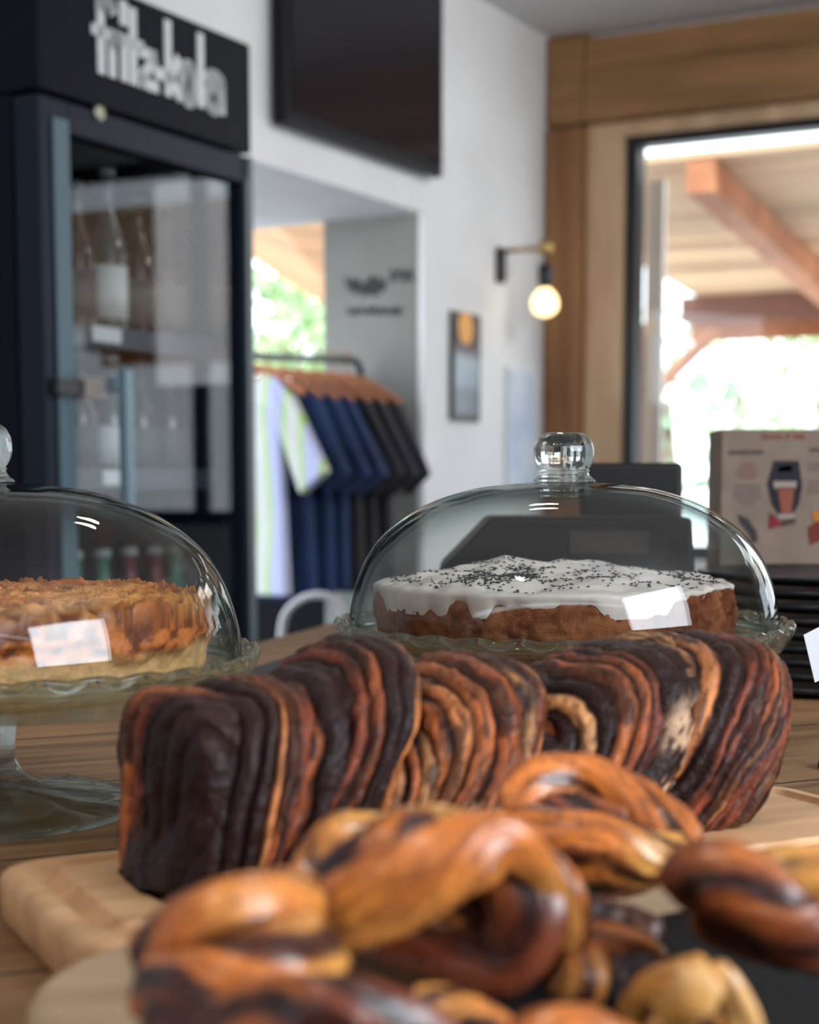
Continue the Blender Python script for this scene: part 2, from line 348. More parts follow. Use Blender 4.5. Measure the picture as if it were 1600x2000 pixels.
# ------------------------------------------------------------------ OUTSIDE
M['out_ground'] = speckle(mat('pale_gravel', rough=.9), (.72, .68, .62), (.82, .78, .72), 4)
mb = MB(); mb.box(wb(-14, -.3, .3), z3(Bd*30, 0), z3(NB*26, 0), (0, 0, .05)); struct(mb.build('ground', M['out_ground']))
M['plank'] = wood('roof_plank_wood', (.60, .36, .19), (.82, .56, .34), scale=1.2, rough=.75, axis=(.6, 6, 3), rz=.497, planks=.16, bump=0)
M['rafter'] = wood('orange_rafter_wood', (.36, .12, .045), (.55, .22, .09), scale=2, rough=.7, axis=(2, 2, 2), bump=0)
M['darkbeam'] = wood('dark_beam_wood', (.13, .05, .03), (.22, .09, .05), scale=2, rough=.7, axis=(.6, 4, 4), rz=.497, bump=0)
def pt(n2, s, z): p = NB*n2 + Bd*(s + float(Bd @ CORNER)); return np.array([p[0], p[1], z])
nr0 = 7.15; nr1 = 10.15
zr0 = atPlane(1320, 312, NB, nr0)[2]; zr1 = atPlane(1420, 575, NB, nr1)[2]
per = empty('pergola', pt(8.6, 2, -.25), 'timber terrace roof with diagonal orange rafters seen through the window', 'pergola')
def L_(P): return local(per, P)
mb = MB(); mb.prism([L_(pt(nr0, -.9, zr0)), L_(pt(nr1, -.9, zr1)), L_(pt(nr1, 7, zr1)), L_(pt(nr0, 7, zr0))], (0, 0, .03)); mb.build('roof_boards', M['plank'], per)
# rafters: start where the photo shows them on the near edge
def s_at(px, n2):
    d = ray(px, 700); k = n2/(NB[0]*d[0]+NB[1]*d[1]); p = O + d*k; return float((p[:2]-CORNER) @ Bd)
sa = s_at(1335, nr0); sb = s_at(1615, nr1)
for ds in (0, 1.7, 3.4):
    mb = MB(); p0 = pt(nr0, sa+ds, zr0-.01); p1 = pt(nr1, sa+ds+(sb-sa)*.0+.0, zr1-.01)
    p1 = pt(nr1, sb+ds, zr1-.01); w = z3(Bd*.13, 0)
    mb.prism([L_(p0), L_(p0+w), L_(p0+w+[0, 0, -.14]), L_(p0+[0, 0, -.14])], p1-p0); mb.build('rafter', M['rafter'], per)
mb = MB(); mb.box(L_(pt(nr1, -1.0, zr1-.16)), z3(Bd*8, 0), z3(NB*.16, 0), (0, 0, .16)); mb.build('cross_beam', M['darkbeam'], per)
mb = MB(); mb.box(L_(pt(nr1+.2, -1.0, zr1-.27)), z3(Bd*8, 0), z3(NB*.05, 0), (0, 0, .14)); mb.build('fascia_board', M['rafter'], per)
for px in (1243, 1612):
    s_ = s_at(px, nr1); mb = MB(); mb.box(L_(pt(nr1+.01, s_-.02, -.25)), z3(Bd*.13, 0), z3(NB*.13, 0), (0, 0, zr1-.16+.25)); mb.build('post', M['darkbeam'], per)
b0 = atPlane(1262, 780, NB, nr1+.05); b1 = atPlane(1405, 640, NB, nr1+.05)
mb = MB(); mb.tube([L_(b0), L_(b1)], .045, 4); mb.build('brace', M['rafter'], per)
# roof of the annex terrace, seen through the doorway
ar = empty('terrace_roof', (-1.0, 8.6, -.25), 'orange wooden roof edge above the trees beyond the doorway', 'roof')
q = [atY(380, 250, 7.3), atY(690, 330, 7.3), atY(680, 625, 9.4), atY(380, 430, 9.4)]
mb = MB(); mb.prism([local(ar, v) for v in q], (0, 0, .04)); mb.build('roof_boards', wood('orange_roof_boards', (.50, .25, .11), (.68, .38, .18), scale=1.5, rough=.7, axis=(1, 8, 3), rz=.5, bump=0), ar)
mb = MB(); e = q[2]-q[3]; mb.prism([local(ar, q[3]), local(ar, q[3]+[0, .05, 0]), local(ar, q[3]+[0, .05, .26]), local(ar, q[3]+[0, 0, .26])], e); mb.build('fascia_board', M['rafter'], ar)
mb = MB(); mb.box(local(ar, np.array([-1.45, 9.2, -.25])), (.1, 0, 0), (0, .1, 0), (0, 0, 2.6)); mb.build('post', M['rafter'], ar)

def leaf_mat(n, c1, c2):
    m = speckle(mat(n, rough=.6), c1, c2, 8, detail=2); _, L, b = nodes(m); b.inputs['Transmission Weight'].default_value = 0; b.inputs['Subsurface Weight'].default_value = 0; return m
M['leafA'] = leaf_mat('fresh_leaves', (.20, .34, .14), (.50, .62, .36)); M['leafB'] = leaf_mat('dark_leaves', (.07, .17, .08), (.22, .36, .18)); M['bark'] = speckle(mat('bark', rough=.9), (.10, .07, .05), (.2, .15, .1), 10)
def tree(name, base, h, R, n, label, ml, seed, leaf=.11):
    r = np.random.RandomState(seed); t = empty(name, base, label, 'tree', 'trees beyond the terrace')
    mb = MB(); mb.tube([(0, 0, 0), (.05, 0, h*.35), (0, .05, h*.6)], [.14, .11, .06], 8); mb.build('trunk', M['bark'], t, True)
    c = r.normal(size=(9, 3))*R*.42 + [0, 0, h*.62]; k = r.randint(0, 9, n); d = r.normal(size=(n, 3)); d /= np.linalg.norm(d, axis=1)[:, None]
    P = c[k] + d*(R*.45*r.uniform(.5, 1, (n, 1))); P[:, 2] = np.maximum(P[:, 2], .25)
    u = r.normal(size=(n, 3)); u /= np.linalg.norm(u, axis=1)[:, None]; v = np.cross(u, r.normal(size=(n, 3))); v /= np.linalg.norm(v, axis=1)[:, None]
    s_ = leaf*r.uniform(.6, 1.3, (n, 1)); V = np.stack([P-u*s_, P+v*s_*.45, P+u*s_, P-v*s_*.45], 1).reshape(-1, 3)
    mk('foliage', V, np.arange(4*n).reshape(-1, 4), ml, t, smooth=False); return t
tree('leafy_tree', tuple(atY(520, 900, 13.5)[:2]) + (-.3,), 4.2, 1.3, 1700, 'fresh green tree just right of the fridge, beyond the doorway', M['leafA'], 1)
tree('leafy_tree', tuple(atY(700, 900, 19)[:2]) + (-.3,), 3.6, 1.3, 900, 'darker green tree behind the clothes rack, beyond the doorway', M['leafB'], 2)
tree('leafy_tree', tuple(atY(1300, 900, 17)[:2]) + (-.3,), 3.7, 1.2, 260, 'green tree low at the left edge of the window view', M['leafB'], 3)
tree('leafy_tree', tuple(atY(1440, 900, 20)[:2]) + (-.3,), 4.2, 1.2, 240, 'pale green tree under the middle of the pergola beam', M['leafA'], 4)
tree('leafy_tree', tuple(atY(1600, 900, 15)[:2]) + (-.3,), 3.6, 1.1, 260, 'bright green tree at the right edge of the window view', M['leafA'], 5)

# ------------------------------------------------------------------ TELEVISION, WALL LAMP, POSTERS
tb_ = onTV(560, 240, .06); tr_ = onTV(866, 345, .06)
t0 = float((CORNER-tr_[:2]) @ A); t1 = float((CORNER-tb_[:2]) @ A); zb0 = (tb_[2]+tr_[2])/2; TVH = (t1-t0)*.60; zt1 = min(zb0+TVH, CEIL-.04)
tv = empty('television', wp((t0+t1)/2, zb0, .0), 'black flat television high on the white wall above the doorway', 'television')
mb = MB(); mb.box(local(tv, wp(t0, zb0, .02)), wp(t1, 0)-wp(t0, 0), z3(NA*.04, 0), (0, 0, zt1-zb0)); bevel(mb.build('casing', mat('tv_casing', (.008, .009, .013), .5, spec=.2), tv), .008)
tvm = mat('tv_screen', (.012, .011, .016), .12); mb = MB(); mb.box(local(tv, wp(t0+.025, zb0+.035, .0605)), wp(t1-.025, 0)-wp(t0+.025, 0), z3(NA*.003, 0), (0, 0, zt1-zb0-.06)); mb.build('screen', tvm, tv)
mb = MB(); mb.box(local(tv, wp((t0+t1)/2-.1, zb0+.1, .0)), wp(.2, 0)-wp(0, 0), z3(NA*.0195, 0), (0, 0, .2)); mb.build('wall_bracket', M['black'], tv)

lm = onTV(974, 520); tlm = float((CORNER-lm[:2]) @ A)
lamp = empty('wall_lamp', wp(tlm, lm[2]), 'brass armed wall lamp with a glowing round bulb by the wooden post', 'lamp')
zt_, zb_ = onTV(974, 484)[2], onTV(974, 553)[2]
mb = MB(); mb.box(local(lamp, wp(tlm-.028, zb_, 0)), wp(.056, 0)-wp(0, 0), z3(NA*.02, 0), (0, 0, zt_-zb_)); bevel(mb.build('wall_plate', M['black'], lamp), .005)
tip = local(lamp, wp(tlm, zt_-.012, .18)); st = local(lamp, wp(tlm, zt_-.012, .02))
mb = MB(); mb.tube([st, tip], .009, 10); mb.build('arm', M['brass'], lamp, True)
V, Fc = lathe([(0, .025), (.02, .022), (.026, 0), (.02, -.022), (0, -.025)], 20); mb = MB(); mb.add(V+tip, Fc); mb.build('joint', M['brass'], lamp, True)
V, Fc = lathe([(0, 0), (.024, -.002), (.026, -.05), (.02, -.085), (0, -.086)], 20); mb = MB(); mb.add(V+tip+[0, 0, -.055], Fc); mb.tube([tip, tip+[0, 0, -.06]], .004, 6); mb.build('socket', M['black'], lamp, True)
V, Fc = lathe([(0, 0), (.02, -.004), (.024, -.010), (.040, -.028), (.048, -.052), (.045, -.076), (.030, -.093), (.013, -.101), (0, -.102)], 28); mb = MB(); mb.add(V+tip+[0, 0, -.135], Fc); mb.build('bulb', emis('warm_bulb', (1, .72, .34), 2.2), lamp, True)

def poster(name, x0, x1, y0, y1, label, parts):
    a = onTV(x0, y1); b = onTV(x1, y0); ta = float((CORNER-a[:2]) @ A); tb = float((CORNER-b[:2]) @ A); za, zb = (onTV((x0+x1)/2, y1)[2], onTV((x0+x1)/2, y0)[2])
    e_ = empty(name, wp((ta+tb)/2, za), label, 'picture'); wdt = ta-tb
    mb = MB(); mb.box(local(e_, wp(tb, za, .001)), wp(ta, 0)-wp(tb, 0), z3(NA*.015, 0), (0, 0, zb-za)); mb.build('frame', parts[0], e_)
    mb = MB(); mb.box(local(e_, wp(tb+wdt*.06, za+.02, .0155)), wp(ta-wdt*.06, 0)-wp(tb+wdt*.06, 0), z3(NA*.002, 0), (0, 0, zb-za-.04)); mb.build('print', parts[1], e_)
    return e_, ta, tb, za, zb
pm = mat('night_print', rough=.25); N, L, b = nodes(pm); t = N.new('ShaderNodeTexCoord'); s_ = N.new('ShaderNodeSeparateXYZ'); r = N.new('ShaderNodeValToRGB')
no = N.new('ShaderNodeTexNoise'); no.inputs['Scale'].default_value = 14; ad = N.new('ShaderNodeMath'); ad.operation = 'MULTIPLY_ADD'; ad.inputs[1].default_value = .18
L.new(t.outputs['Generated'], s_.inputs[0]); L.new(t.outputs['Object'], no.inputs['Vector']); L.new(no.outputs['Fac'], ad.inputs[0]); L.new(s_.outputs['Z'], ad.inputs[2]); L.new(ad.outputs[0], r.inputs[0]); L.new(r.outputs[0], b.inputs['Base Color'])
r.color_ramp.elements[0].position = .1; r.color_ramp.elements[0].color = (.04, .06, .08, 1); r.color_ramp.elements[1].position = .95; r.color_ramp.elements[1].color = (.05, .025, .02, 1)
for p_, c_ in ((.32, (.07, .10, .12)), (.42, (.20, .27, .33)), (.65, (.32, .40, .46)), (.78, (.07, .035, .03))):
    e = r.color_ramp.elements.new(p_); e.color = (*c_, 1)
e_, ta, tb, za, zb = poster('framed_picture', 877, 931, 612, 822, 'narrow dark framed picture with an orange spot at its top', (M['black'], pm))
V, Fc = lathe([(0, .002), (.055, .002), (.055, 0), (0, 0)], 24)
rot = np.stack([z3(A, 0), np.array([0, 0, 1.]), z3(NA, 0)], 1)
mb = MB(); mb.add(V @ rot.T + local(e_, wp(ta-(ta-tb)*.42, zb-.052, .018)), Fc); mb.build('painted_bulb_glow', mat('orange_glow_paint', (.85, .40, .10), .6), e_)  # painted disc standing in for the bulb's orange reflection in the picture glass
poster('pale_picture', 985, 1040, 720, 960, 'faint pale blue print on the white wall below the lamp', (mat('pale_paper', (.70, .75, .82), .7), speckle(mat('pale_blue_print', rough=.7), (.50, .60, .76), (.72, .77, .84), 6)))

# ------------------------------------------------------------------ CLOTHES RACK
rk0 = atY(465, 695, 4.92); rk1 = atY(688, 703, 5.42)
rail_d = (rk1-rk0); 
rack = empty('clothes_rack', ((rk0[0]+rk1[0])/2, (rk0[1]+rk1[1])/2, 0), 'metal clothes rail hung with shirts beyond the doorway', 'clothes rack')
mt_ = mat('rack_metal', (.16, .19, .19), .35, .8)
def rl(P): return local(rack, P)
mb = MB(); arc = [rk0-rail_d*.35, rk0, rk1-[0, 0, 0]+[0, 0, .0]] + [rk1 + rail_d/np.linalg.norm(rail_d)*.05*math.sin(a) + np.array([0, 0, -.05+.05*math.cos(a)]) for a in (.5, 1.0, 1.5)]
mb.tube([rl(p) for p in arc], .013, 8); mb.build('rail', mt_, rack, True)
for p_ in (arc[-1], rk0-rail_d*.35):
    mb = MB(); mb.tube([rl(p_), rl(z3(p_[:2], .03))], .013, 8); mb.cbox(rl(z3(p_[:2], .015)), .06, .4, .03, -.2); mb.build('upright', mt_, rack, True)
M['hanger'] = mat('hanger_wood', (.45, .16, .06), .5)
def shirt(name, k, label, m, wd, zneck, L_len, grp, seed):
    c = rk0 + rail_d*k; ang = math.atan2(NA[1], NA[0]); t = empty(name, (c[0], c[1], zneck), label, 'shirt', grp, ang)
    r = random.Random(seed); w = wd
    out = [(.06, .0), (.115, -.015), (w, -.07), (w+.115, -.29), (w+.02, -.36), (w-.035, -.20), (w-.03, -L_len*.6), (w-.02, -L_len)]
    right = [(x, z) for x, z in out]; left = [(-x, z) for x, z in out][::-1]
    poly = [(0, -.05)] + right + left
    d = []; n = len(poly)
    V = []; 
    for y in (-.022, .022):
        for x, z in poly: V.append((x, y + r.uniform(-.006, .006) + .012*math.sin(x*30+seed), z))
    Fc = [tuple(range(n)), tuple(range(2*n-1, n-1, -1))] + [(i, i+n, (i+1) % n+n, (i+1) % n) for i in range(n)]
    o = mk('cloth', V, Fc, m, t, smooth=False); bevel(o, .012, 3)
    mb = MB(); mb.tube([(-.2, 0, -.06), (-.08, 0, .01), (0, 0, .03), (.08, 0, .01), (.2, 0, -.06)], .010, 6); mb.tube([(0, 0, .03), (0, 0, .07), (.02, 0, .092), (.0, 0, .108), (-.018, 0, .092)], .003, 5)
    mb.build('hanger', M['hanger'], t); return t
td = mat('tie_dye', rough=.9); N, L, b = nodes(td); t = N.new('ShaderNodeTexCoord'); wv = N.new('ShaderNodeTexWave'); wv.inputs['Scale'].default_value = 2.6; wv.inputs['Distortion'].default_value = 2.2; wv.inputs['Detail'].default_value = 1
wv.bands_direction = 'X'; r = N.new('ShaderNodeValToRGB'); L.new(t.outputs['Object'], wv.inputs['Vector']); L.new(wv.outputs['Fac'], r.inputs[0]); L.new(r.outputs[0], b.inputs['Base Color'])
r.color_ramp.elements[0].color = (.46, .46, .66, 1); r.color_ramp.elements[1].color = (.58, .60, .58, 1); r.color_ramp.elements[0].position = .2
for p_, c_ in ((.40, (.52, .52, .62)), (.50, (.26, .56, .12)), (.66, (.42, .60, .16)), (.80, (.60, .58, .46))):
    e = r.color_ramp.elements.new(p_); e.color = (*c_, 1)
navy = speckle(mat('navy_cotton', rough=.9), (.006, .018, .06), (.014, .04, .13), 5); blk = speckle(mat('charcoal_cotton', rough=.9), (.012, .012, .02), (.03, .028, .035), 5)
shirt('tee_shirt', .07, 'tie-dye lilac and lime tee shirt at the near end of the rail', td, .17, 1.405, .66, 'shirts on the clothes rack', 1)
shirt('tee_shirt', .22, 'first navy tee shirt right behind the tie-dye one', navy, .19, 1.400, .68, 'shirts on the clothes rack', 2)
shirt('tee_shirt', .36, 'second navy tee shirt from the tie-dye one', navy, .20, 1.398, .66, 'shirts on the clothes rack', 3)
shirt('tee_shirt', .50, 'navy tee shirt next to the charcoal ones', navy, .20, 1.398, .65, 'shirts on the clothes rack', 4)
shirt('tee_shirt', .66, 'charcoal tee shirt next to the navy ones', blk, .20, 1.398, .66, 'shirts on the clothes rack', 5)
shirt('tee_shirt', .80, 'charcoal tee shirt in the middle of the dark ones', blk, .20, 1.398, .66, 'shirts on the clothes rack', 6)
shirt('tee_shirt', .94, 'charcoal tee shirt at the far end of the rail', blk, .20, 1.398, .65, 'shirts on the clothes rack', 7)
# chair beyond the counter
cb = atY(600, 1200, 4.35); ch = empty('cafe_chair', (cb[0]+.02, cb[1], 0), 'dark chair with a curved pale backrest below the shirts', 'chair')
def cl(P): return local(ch, P)
mb = MB(); arc = [atY(548, 1290, 4.35), atY(556, 1205, 4.35), atY(600, 1166, 4.32), atY(655, 1172, 4.3), atY(672, 1225, 4.3), atY(674, 1300, 4.3)]
mb.tube([cl(p) for p in spline(arc, 30)], .011, 8); mb.build('backrest', mat('pale_metal', (.45, .43, .42), .4), ch, True)
c0 = cl(atY(612, 1300, 4.35)); V, Fc = lathe([(0, .0), (.19, 0), (.2, .015), (.19, .03), (0, .035)], 32); mb = MB(); mb.add(V+[c0[0], -.19, .44], Fc); mb.build('seat', mat('chair_seat', (.03, .025, .025), .5), ch, True)
for sx, sy in ((-1, 0), (1, 0), (-1, 1), (1, 1)):
    mb = MB(); top = (c0[0]+sx*.082, 0 if sy == 0 else -.30, .44 if sy else arc[0][2]+.01); mb.tube([top, (c0[0]+sx*.16, .06 if sy == 0 else -.36, 0)], .011, 8); mb.build('leg', mat('pale_metal_leg', (.4, .38, .37), .4), ch, True)

# ------------------------------------------------------------------ DRINKS FRIDGE
fr0 = np.array([-.643, 2.88]); FW = .649; FD = .50; FH = float(atPlane(488, 92, NA, float(NA @ np.array([-.643, 2.88])))[2])     # near front corner, runs along A
fr = empty('drinks_fridge', z3(fr0 + A*FW/2 - NA*FD/2, 0), 'tall black glass-door drinks fridge with white lettering on top', 'fridge')
def fp(u, z, off=0.): p = fr0 + A*u + NA*off; return local(fr, np.array([p[0], p[1], z]))
def fbox(mb, u0, u1, z0, z1, o0, o1): mb.box(fp(u0, z0, o0), fp(u1, z0, o0)-fp(u0, z0, o0), z3(NA*(o1-o0), 0), (0, 0, z1-z0))
KF = float(NA @ fr0)
def fz(px, py): return atPlane(px, py, NA, KF)[2]
def fu(px): return float((atPlane(px, 700, NA, KF)[:2]-fr0) @ A)
zpan = (fz(90, 183)+fz(488, 310))/2
fblk = mat('fridge_black', (.004, .006, .014), .6, spec=.15); fpan = mat('header_black', (.007, .008, .014), .6, spec=.12); fdoor = mat('door_frame_dark', (.012, .018, .032), .5, spec=.2)
mb = MB(); o1 = -.05
fbox(mb, 0, .03, 0.04, zpan, -FD, o1); fbox(mb, FW-.03, FW, .04, zpan, -FD, o1); fbox(mb, 0.03, FW-.03, .04, .25, -FD, o1); fbox(mb, .03, FW-.03, .25, zpan, -FD, -FD+.03); fbox(mb, .03, FW-.03, zpan-.06, zpan, -FD+.03, o1); mb.build('body', fblk, fr)
mb = MB(); fbox(mb, 0, FW, zpan+.004, FH, -FD, 0.012); bevel(mb.build('header', fpan, fr), .006)
mb = MB(); fbox(mb, .03, FW-.03, .0, .04, -FD+.03, -.08); mb.build('plinth', M['black'], fr)
dz0, dz1 = .10, zpan-.004; ua, ub = fu(133), fu(468)
zg1 = (fz(140, 268)+fz(470, 358))/2; zg0 = .30
door = MB(); fbox(door, 0.0, ua, dz0, dz1, -.045, .012); fbox(door, ub, FW, dz0, dz1, -.045, .012); fbox(door, ua, ub, zg1, dz1, -.045, .012); fbox(door, ua, ub, dz0, zg0, -.045, .012)
do = bevel(door.build('door', fdoor, fr), .004)
mb = MB(); fbox(mb, ua, ub, zg0, zg1, -.012, -.006); mb.build('glass_pane', thin_glass('fridge_glass', (.92, .94, .95), (.6, .7, .72), .5), do)
alu = mat('aluminium_trim', (.10, .17, .21), .5, .0)
mb = MB(); fbox(mb, ua-.045, ua-.004, zg0-.02, zg1+.02, .0125, .0165); mb.build('trim_strip', alu, do)
mb = MB(); fbox(mb, ub+.006, ub+.03, zg0-.02, zg1+.01, .0125, .016); fbox(mb, FW-.018, FW-.002, dz0, dz1, .0125, .0155); mb.build('trim_strip', mat('steel_trim', (.10, .13, .14), .5, .0), do)
ul = fu(190); mb = MB(); V, Fc = lathe([(0, 0), (.013, 0), (.013, .006), (0, .009)], 20); rotf = np.stack([z3(A, 0), np.array([0, 0, 1.]), z3(NA, 0)], 1); mb.add(V @ rotf.T + fp(ul, fz(190, 226), .0125), Fc); mb.build('lock', mat('lock_metal', (.7, .68, .5), .4, .2), do, True)
# handle
uh = fu(188); zha, zhb = fz(188, 745), fz(200, 1010)
mb = MB(); fbox(mb, uh-.010, uh+.012, zhb, zha+.02, .055, .075); fbox(mb, uh-.010, uh+.010, zha-.02, zha+.005, .012, .055); fbox(mb, uh-.010, uh+.010, zhb, zhb+.025, .012, .055); bevel(mb.build('handle', mat('handle_steel', (.20, .30, .36), .4, .2), do), .004)
mb = MB(); fbox(mb, fu(85), fu(135), zha-.03, zha-.003, .0125, .032); mb.build('handle_bracket', M['black'], do)
mb = MB(); fbox(mb, fu(140), uh-.012, zha-.032, zha+.004, .0125, .03); mb.build('bracket_pad', mat('bracket_pad', (.42, .36, .32), .5), do)
# lettering: fritz-kola
let = MB(); U0, U1 = fu(187), fu(441); zbase = (fz(192, 150)+fz(438, 232))/2; XH = (fz(300, 99)-fz(300, 186))*.93; lw = .021
def stroke(pts, w=lw):
    for (x0, y0), (x1, y1) in zip(pts[:-1], pts[1:]):
        a = np.array([x0, y0]); b = np.array([x1, y1]); d = b-a; n = np.array([-d[1], d[0]])/(np.linalg.norm(d)+1e-9)*w/2; e = d/(np.linalg.norm(d)+1e-9)*w*.45
        q = [a-e-n, b+e-n, b+e+n, a-e+n]; let.prism([fp(p[0], zbase+p[1], .0125) for p in q], z3(NA*.003, 0))
tot = U1-U0; c = tot/13.2; H = XH; AS = XH*1.74
def X(i): return U0 + c*i
def arc_(cx, cy_, rx, ry, a0, a1, n=10): return [(cx+rx*math.cos(math.radians(a0+(a1-a0)*i/n)), cy_+ry*math.sin(math.radians(a0+(a1-a0)*i/n))) for i in range(n+1)]
h2 = lw/2
stroke([(X(.45), h2), (X(.45), AS*.9)] + arc_(X(1.0), AS*.9, c*.55, H*.14, 180, 10)); stroke([(X(-.1), H*.98), (X(1.3), H*.98)], lw*.9)
stroke([(X(1.45), h2), (X(1.45), H)]); stroke(arc_(X(1.95), H*.78, c*.5, H*.2, 180, 40))
stroke([(X(2.55), h2), (X(2.55), H)]); stroke([(X(2.55), H*1.45), (X(2.55), H*1.75)], lw*1.1)
stroke([(X(3.4), h2), (X(3.4), AS*.97)]); stroke([(X(2.9), H*.98), (X(4.1), H*.98)], lw*.9)
stroke([(X(4.2), H-h2), (X(5.3), H-h2), (X(5.35), H*.72), (X(4.3), H*.33), (X(4.25), h2), (X(5.5), h2)])
stroke([(X(5.75), H*.50), (X(6.4), H*.50)], lw*1.1)
stroke([(X(6.8), h2), (X(6.8), AS)]); stroke([(X(6.95), H*.45), (X(7.75), H*.95)]); stroke([(X(7.05), H*.45), (X(7.85), h2)])
stroke(arc_(X(8.85), H*.5, c*.62, H*.43, 0, 360, 16)); stroke([(X(10.15), h2), (X(10.15), AS)])
stroke(arc_(X(11.55), H*.36, c*.68, H*.28, 0, 360, 16)); stroke([(X(12.4), h2), (X(12.4), H*.7)] + arc_(X(11.6), H*.74, c*.8, H*.2, 0, 150))
let.build('lettering', mat('white_lettering', (.78, .80, .80), .5), fr)
# shelves and price rails
shz = [fz(300, 668), fz(300, 945), .72, .42]
sm_ = mat('shelf_grey', (.05, .06, .075), .5)
price = mat('price_label', (.85, .86, .85), .6)
for i, z in enumerate(shz):
    mb = MB(); fbox(mb, .035, FW-.035, z-.012, z, -FD+.04, -.075); fbox(mb, .035, FW-.035, z-.01, z+.03, -.075, -.07); so = mb.build('shelf', sm_, fr)
    mb = MB(); u = fu([268, 282, 250, 260][i]); fbox(mb, u-.045, u+.04, z-.002, z+.026, -.0698, -.068); mb.build('price_label', price, so)
# bottles
def bottle_mb(R, H, neck):
    return lathe([(0, 0), (R*.95, 0), (R, .01), (R, H*.52), (R*.9, H*.6), (neck, H*.76), (neck, H*.95), (neck*1.1, H*.955), (neck*1.1, H), (0, H)], 20)
bk = [('pale', (.06, .07, .07), (.80, .80, .77), 'white'), ('cola', (.035, .012, .010), (.10, .09, .09), 'dark'), ('green', (.10, .30, .20), (.30, .55, .42), 'green'), ('red', (.28, .05, .06), (.80, .25, .25), 'red')]
bm = {n: (mat('bottle_'+n, c1, .15), mat('label_'+n, c2, .6), mat('cap_'+n, (.55, .58, .55) if n != 'cola' else (.08, .07, .07), .4)) for n, c1, c2, _ in bk}
def make_bottle(n, H, R, lab_h=(.15, .45)):
    t = empty('drink_bottle', (0, 0, 0), 'bottle', 'bottle', 'bottles in the fridge'); neck = .013
    V, Fc = bottle_mb(R, H, neck); mk('glass_body', V, Fc, bm[n][0], t)
    V, Fc = lathe([(R+.0006, H*lab_h[0]), (R+.0012, H*lab_h[0]), (R+.0012, H*lab_h[1]), (R+.0006, H*lab_h[1])], 20); mk('label_band', V, Fc, bm[n][1], t)
    V, Fc = lathe([(0, H+.004), (neck*1.25, H+.002), (neck*1.3, H-.012), (neck*1.15, H-.012)], 16); mk('cap', V, Fc, bm[n][2], t); return t
protos = {}
def put(key, n, H, R, u, off, z, label):
    if key not in protos: o = make_bottle(n, H, R); protos[key] = o
    else:
        s = protos[key]; o = s.copy(); COL.objects.link(o)
        for c_ in s.children: d = c_.copy(); COL.objects.link(d); d.parent = o
    p = fr0 + A*u + NA*off; o.location = (p[0], p[1], z); o['label'] = label; return o
zA, zB, zC, zD = shz[0], shz[1], shz[2], shz[3]
labs = ['nearest the hinge strip', 'second from the left', 'third from the left', 'fourth from the left', 'fifth from the left', 'at the right end']
for i, u in enumerate((.085, .18, .275, .37, .465, .56)):
    n = ['pale', 'pale', 'cola', 'pale', 'cola', 'cola'][i]
    put('t'+n, n, .34 if i < 2 else .30, .036, u, -.14, zA+.0005, f'{"white-labelled" if n=="pale" else "dark"} bottle on the top fridge shelf, {labs[i]}')
for i, u in enumerate((.085, .18, .275, .37, .465, .56)):
    n = ['cola', 'cola', 'cola', 'pale', 'cola', 'cola'][i]
    put('m'+n, n, .25, .034, u, -.14, zB+.0005, f'{"pale-labelled" if n=="pale" else "dark cola"} bottle on the second fridge shelf, {labs[i]}')
for i, u in enumerate((.085, .165, .25, .335, .42, .505, .575)):
    n = ['red', 'green', 'green', 'green', 'red', 'red', 'green'][i]
    put('l'+n, n, .23, .033, u, -.14, zC+.0005, f'{n} bottle on the third fridge shelf, {(labs[:5]+["sixth from the left","at the right end"])[i]}')
for i, u in enumerate((.1, .22, .34, .46, .56)):
    put('b', 'cola', .23, .033, u, -.14, zD+.0005, f'dark bottle on the lowest fridge shelf, {(labs[:4]+["at the right end"])[i]}')

# ------------------------------------------------------------------ COUNTER
TZ = .90
ed = np.array([.268, .963]); ep = atZ(483, 1259, TZ)[:2]; 
def edge(Y): return np.array([ep[0]+ed[0]/ed[1]*(Y-ep[1]), Y])
M['table'] = wood('counter_oak', (.26, .125, .052), (.52, .285, .125), rz=-.45, scale=7, rough=.5, planks=.19, axis=(1, 9, 9), bump=.2)
ctr = empty('counter', (.2, 1.2, 0), 'oak topped cafe counter holding the cakes and breads', 'counter')
a0, a1 = edge(.18), edge(2.42)
pl = [local(ctr, z3(p, TZ-.04)) for p in (a0, a1, (1.35, 2.42), (1.35, .18))]
mb = MB(); mb.prism(pl[::-1], (0, 0, .04)); bevel(mb.build('worktop', M['table'], ctr), .004)
pl = [local(ctr, z3(p, 0)) for p in ((a0[0]+.05, a0[1]+.03), (a1[0]+.05, a1[1]-.05), (1.3, 2.36), (1.3, .22))]
mb = MB(); mb.prism(pl[::-1], (0, 0, TZ-.0405)); mb.build('cabinet', mat('counter_body', (.04, .04, .045), .6), ctr)

# carving board
BT = .024
b_bl = atZ(-20, 1682, TZ+BT)[:2]; b_br = atZ(1512, 1526, TZ+BT)[:2]; b_fl = atZ(96, 1846, TZ+BT)[:2]
be = (b_br-b_bl); BL = np.linalg.norm(be); be /= BL; bn_ = np.array([be[1], -be[0]]); BW = float((b_fl-b_bl) @ bn_) + .004
brz = math.atan2(be[1], be[0]); bc = (b_bl + be*BL/2 + bn_*BW/2)
board = empty('carving_board', z3(bc, TZ), 'thick rectangular beech carving board with a juice groove under the loaf', 'cutting board', None, brz)
def rrect(L2, W2, r, n=10):
    pts = []
    for cx_, cy_, a0_ in ((L2-r, W2-r, 0), (-(L2-r), W2-r, 90), (-(L2-r), -(W2-r), 180), (L2-r, -(W2-r), 270)):
        for i in range(n+1): a = math.radians(a0_+90*i/n); pts.append((cx_+r*math.cos(a), cy_+r*math.sin(a)))
    return pts
rings = []
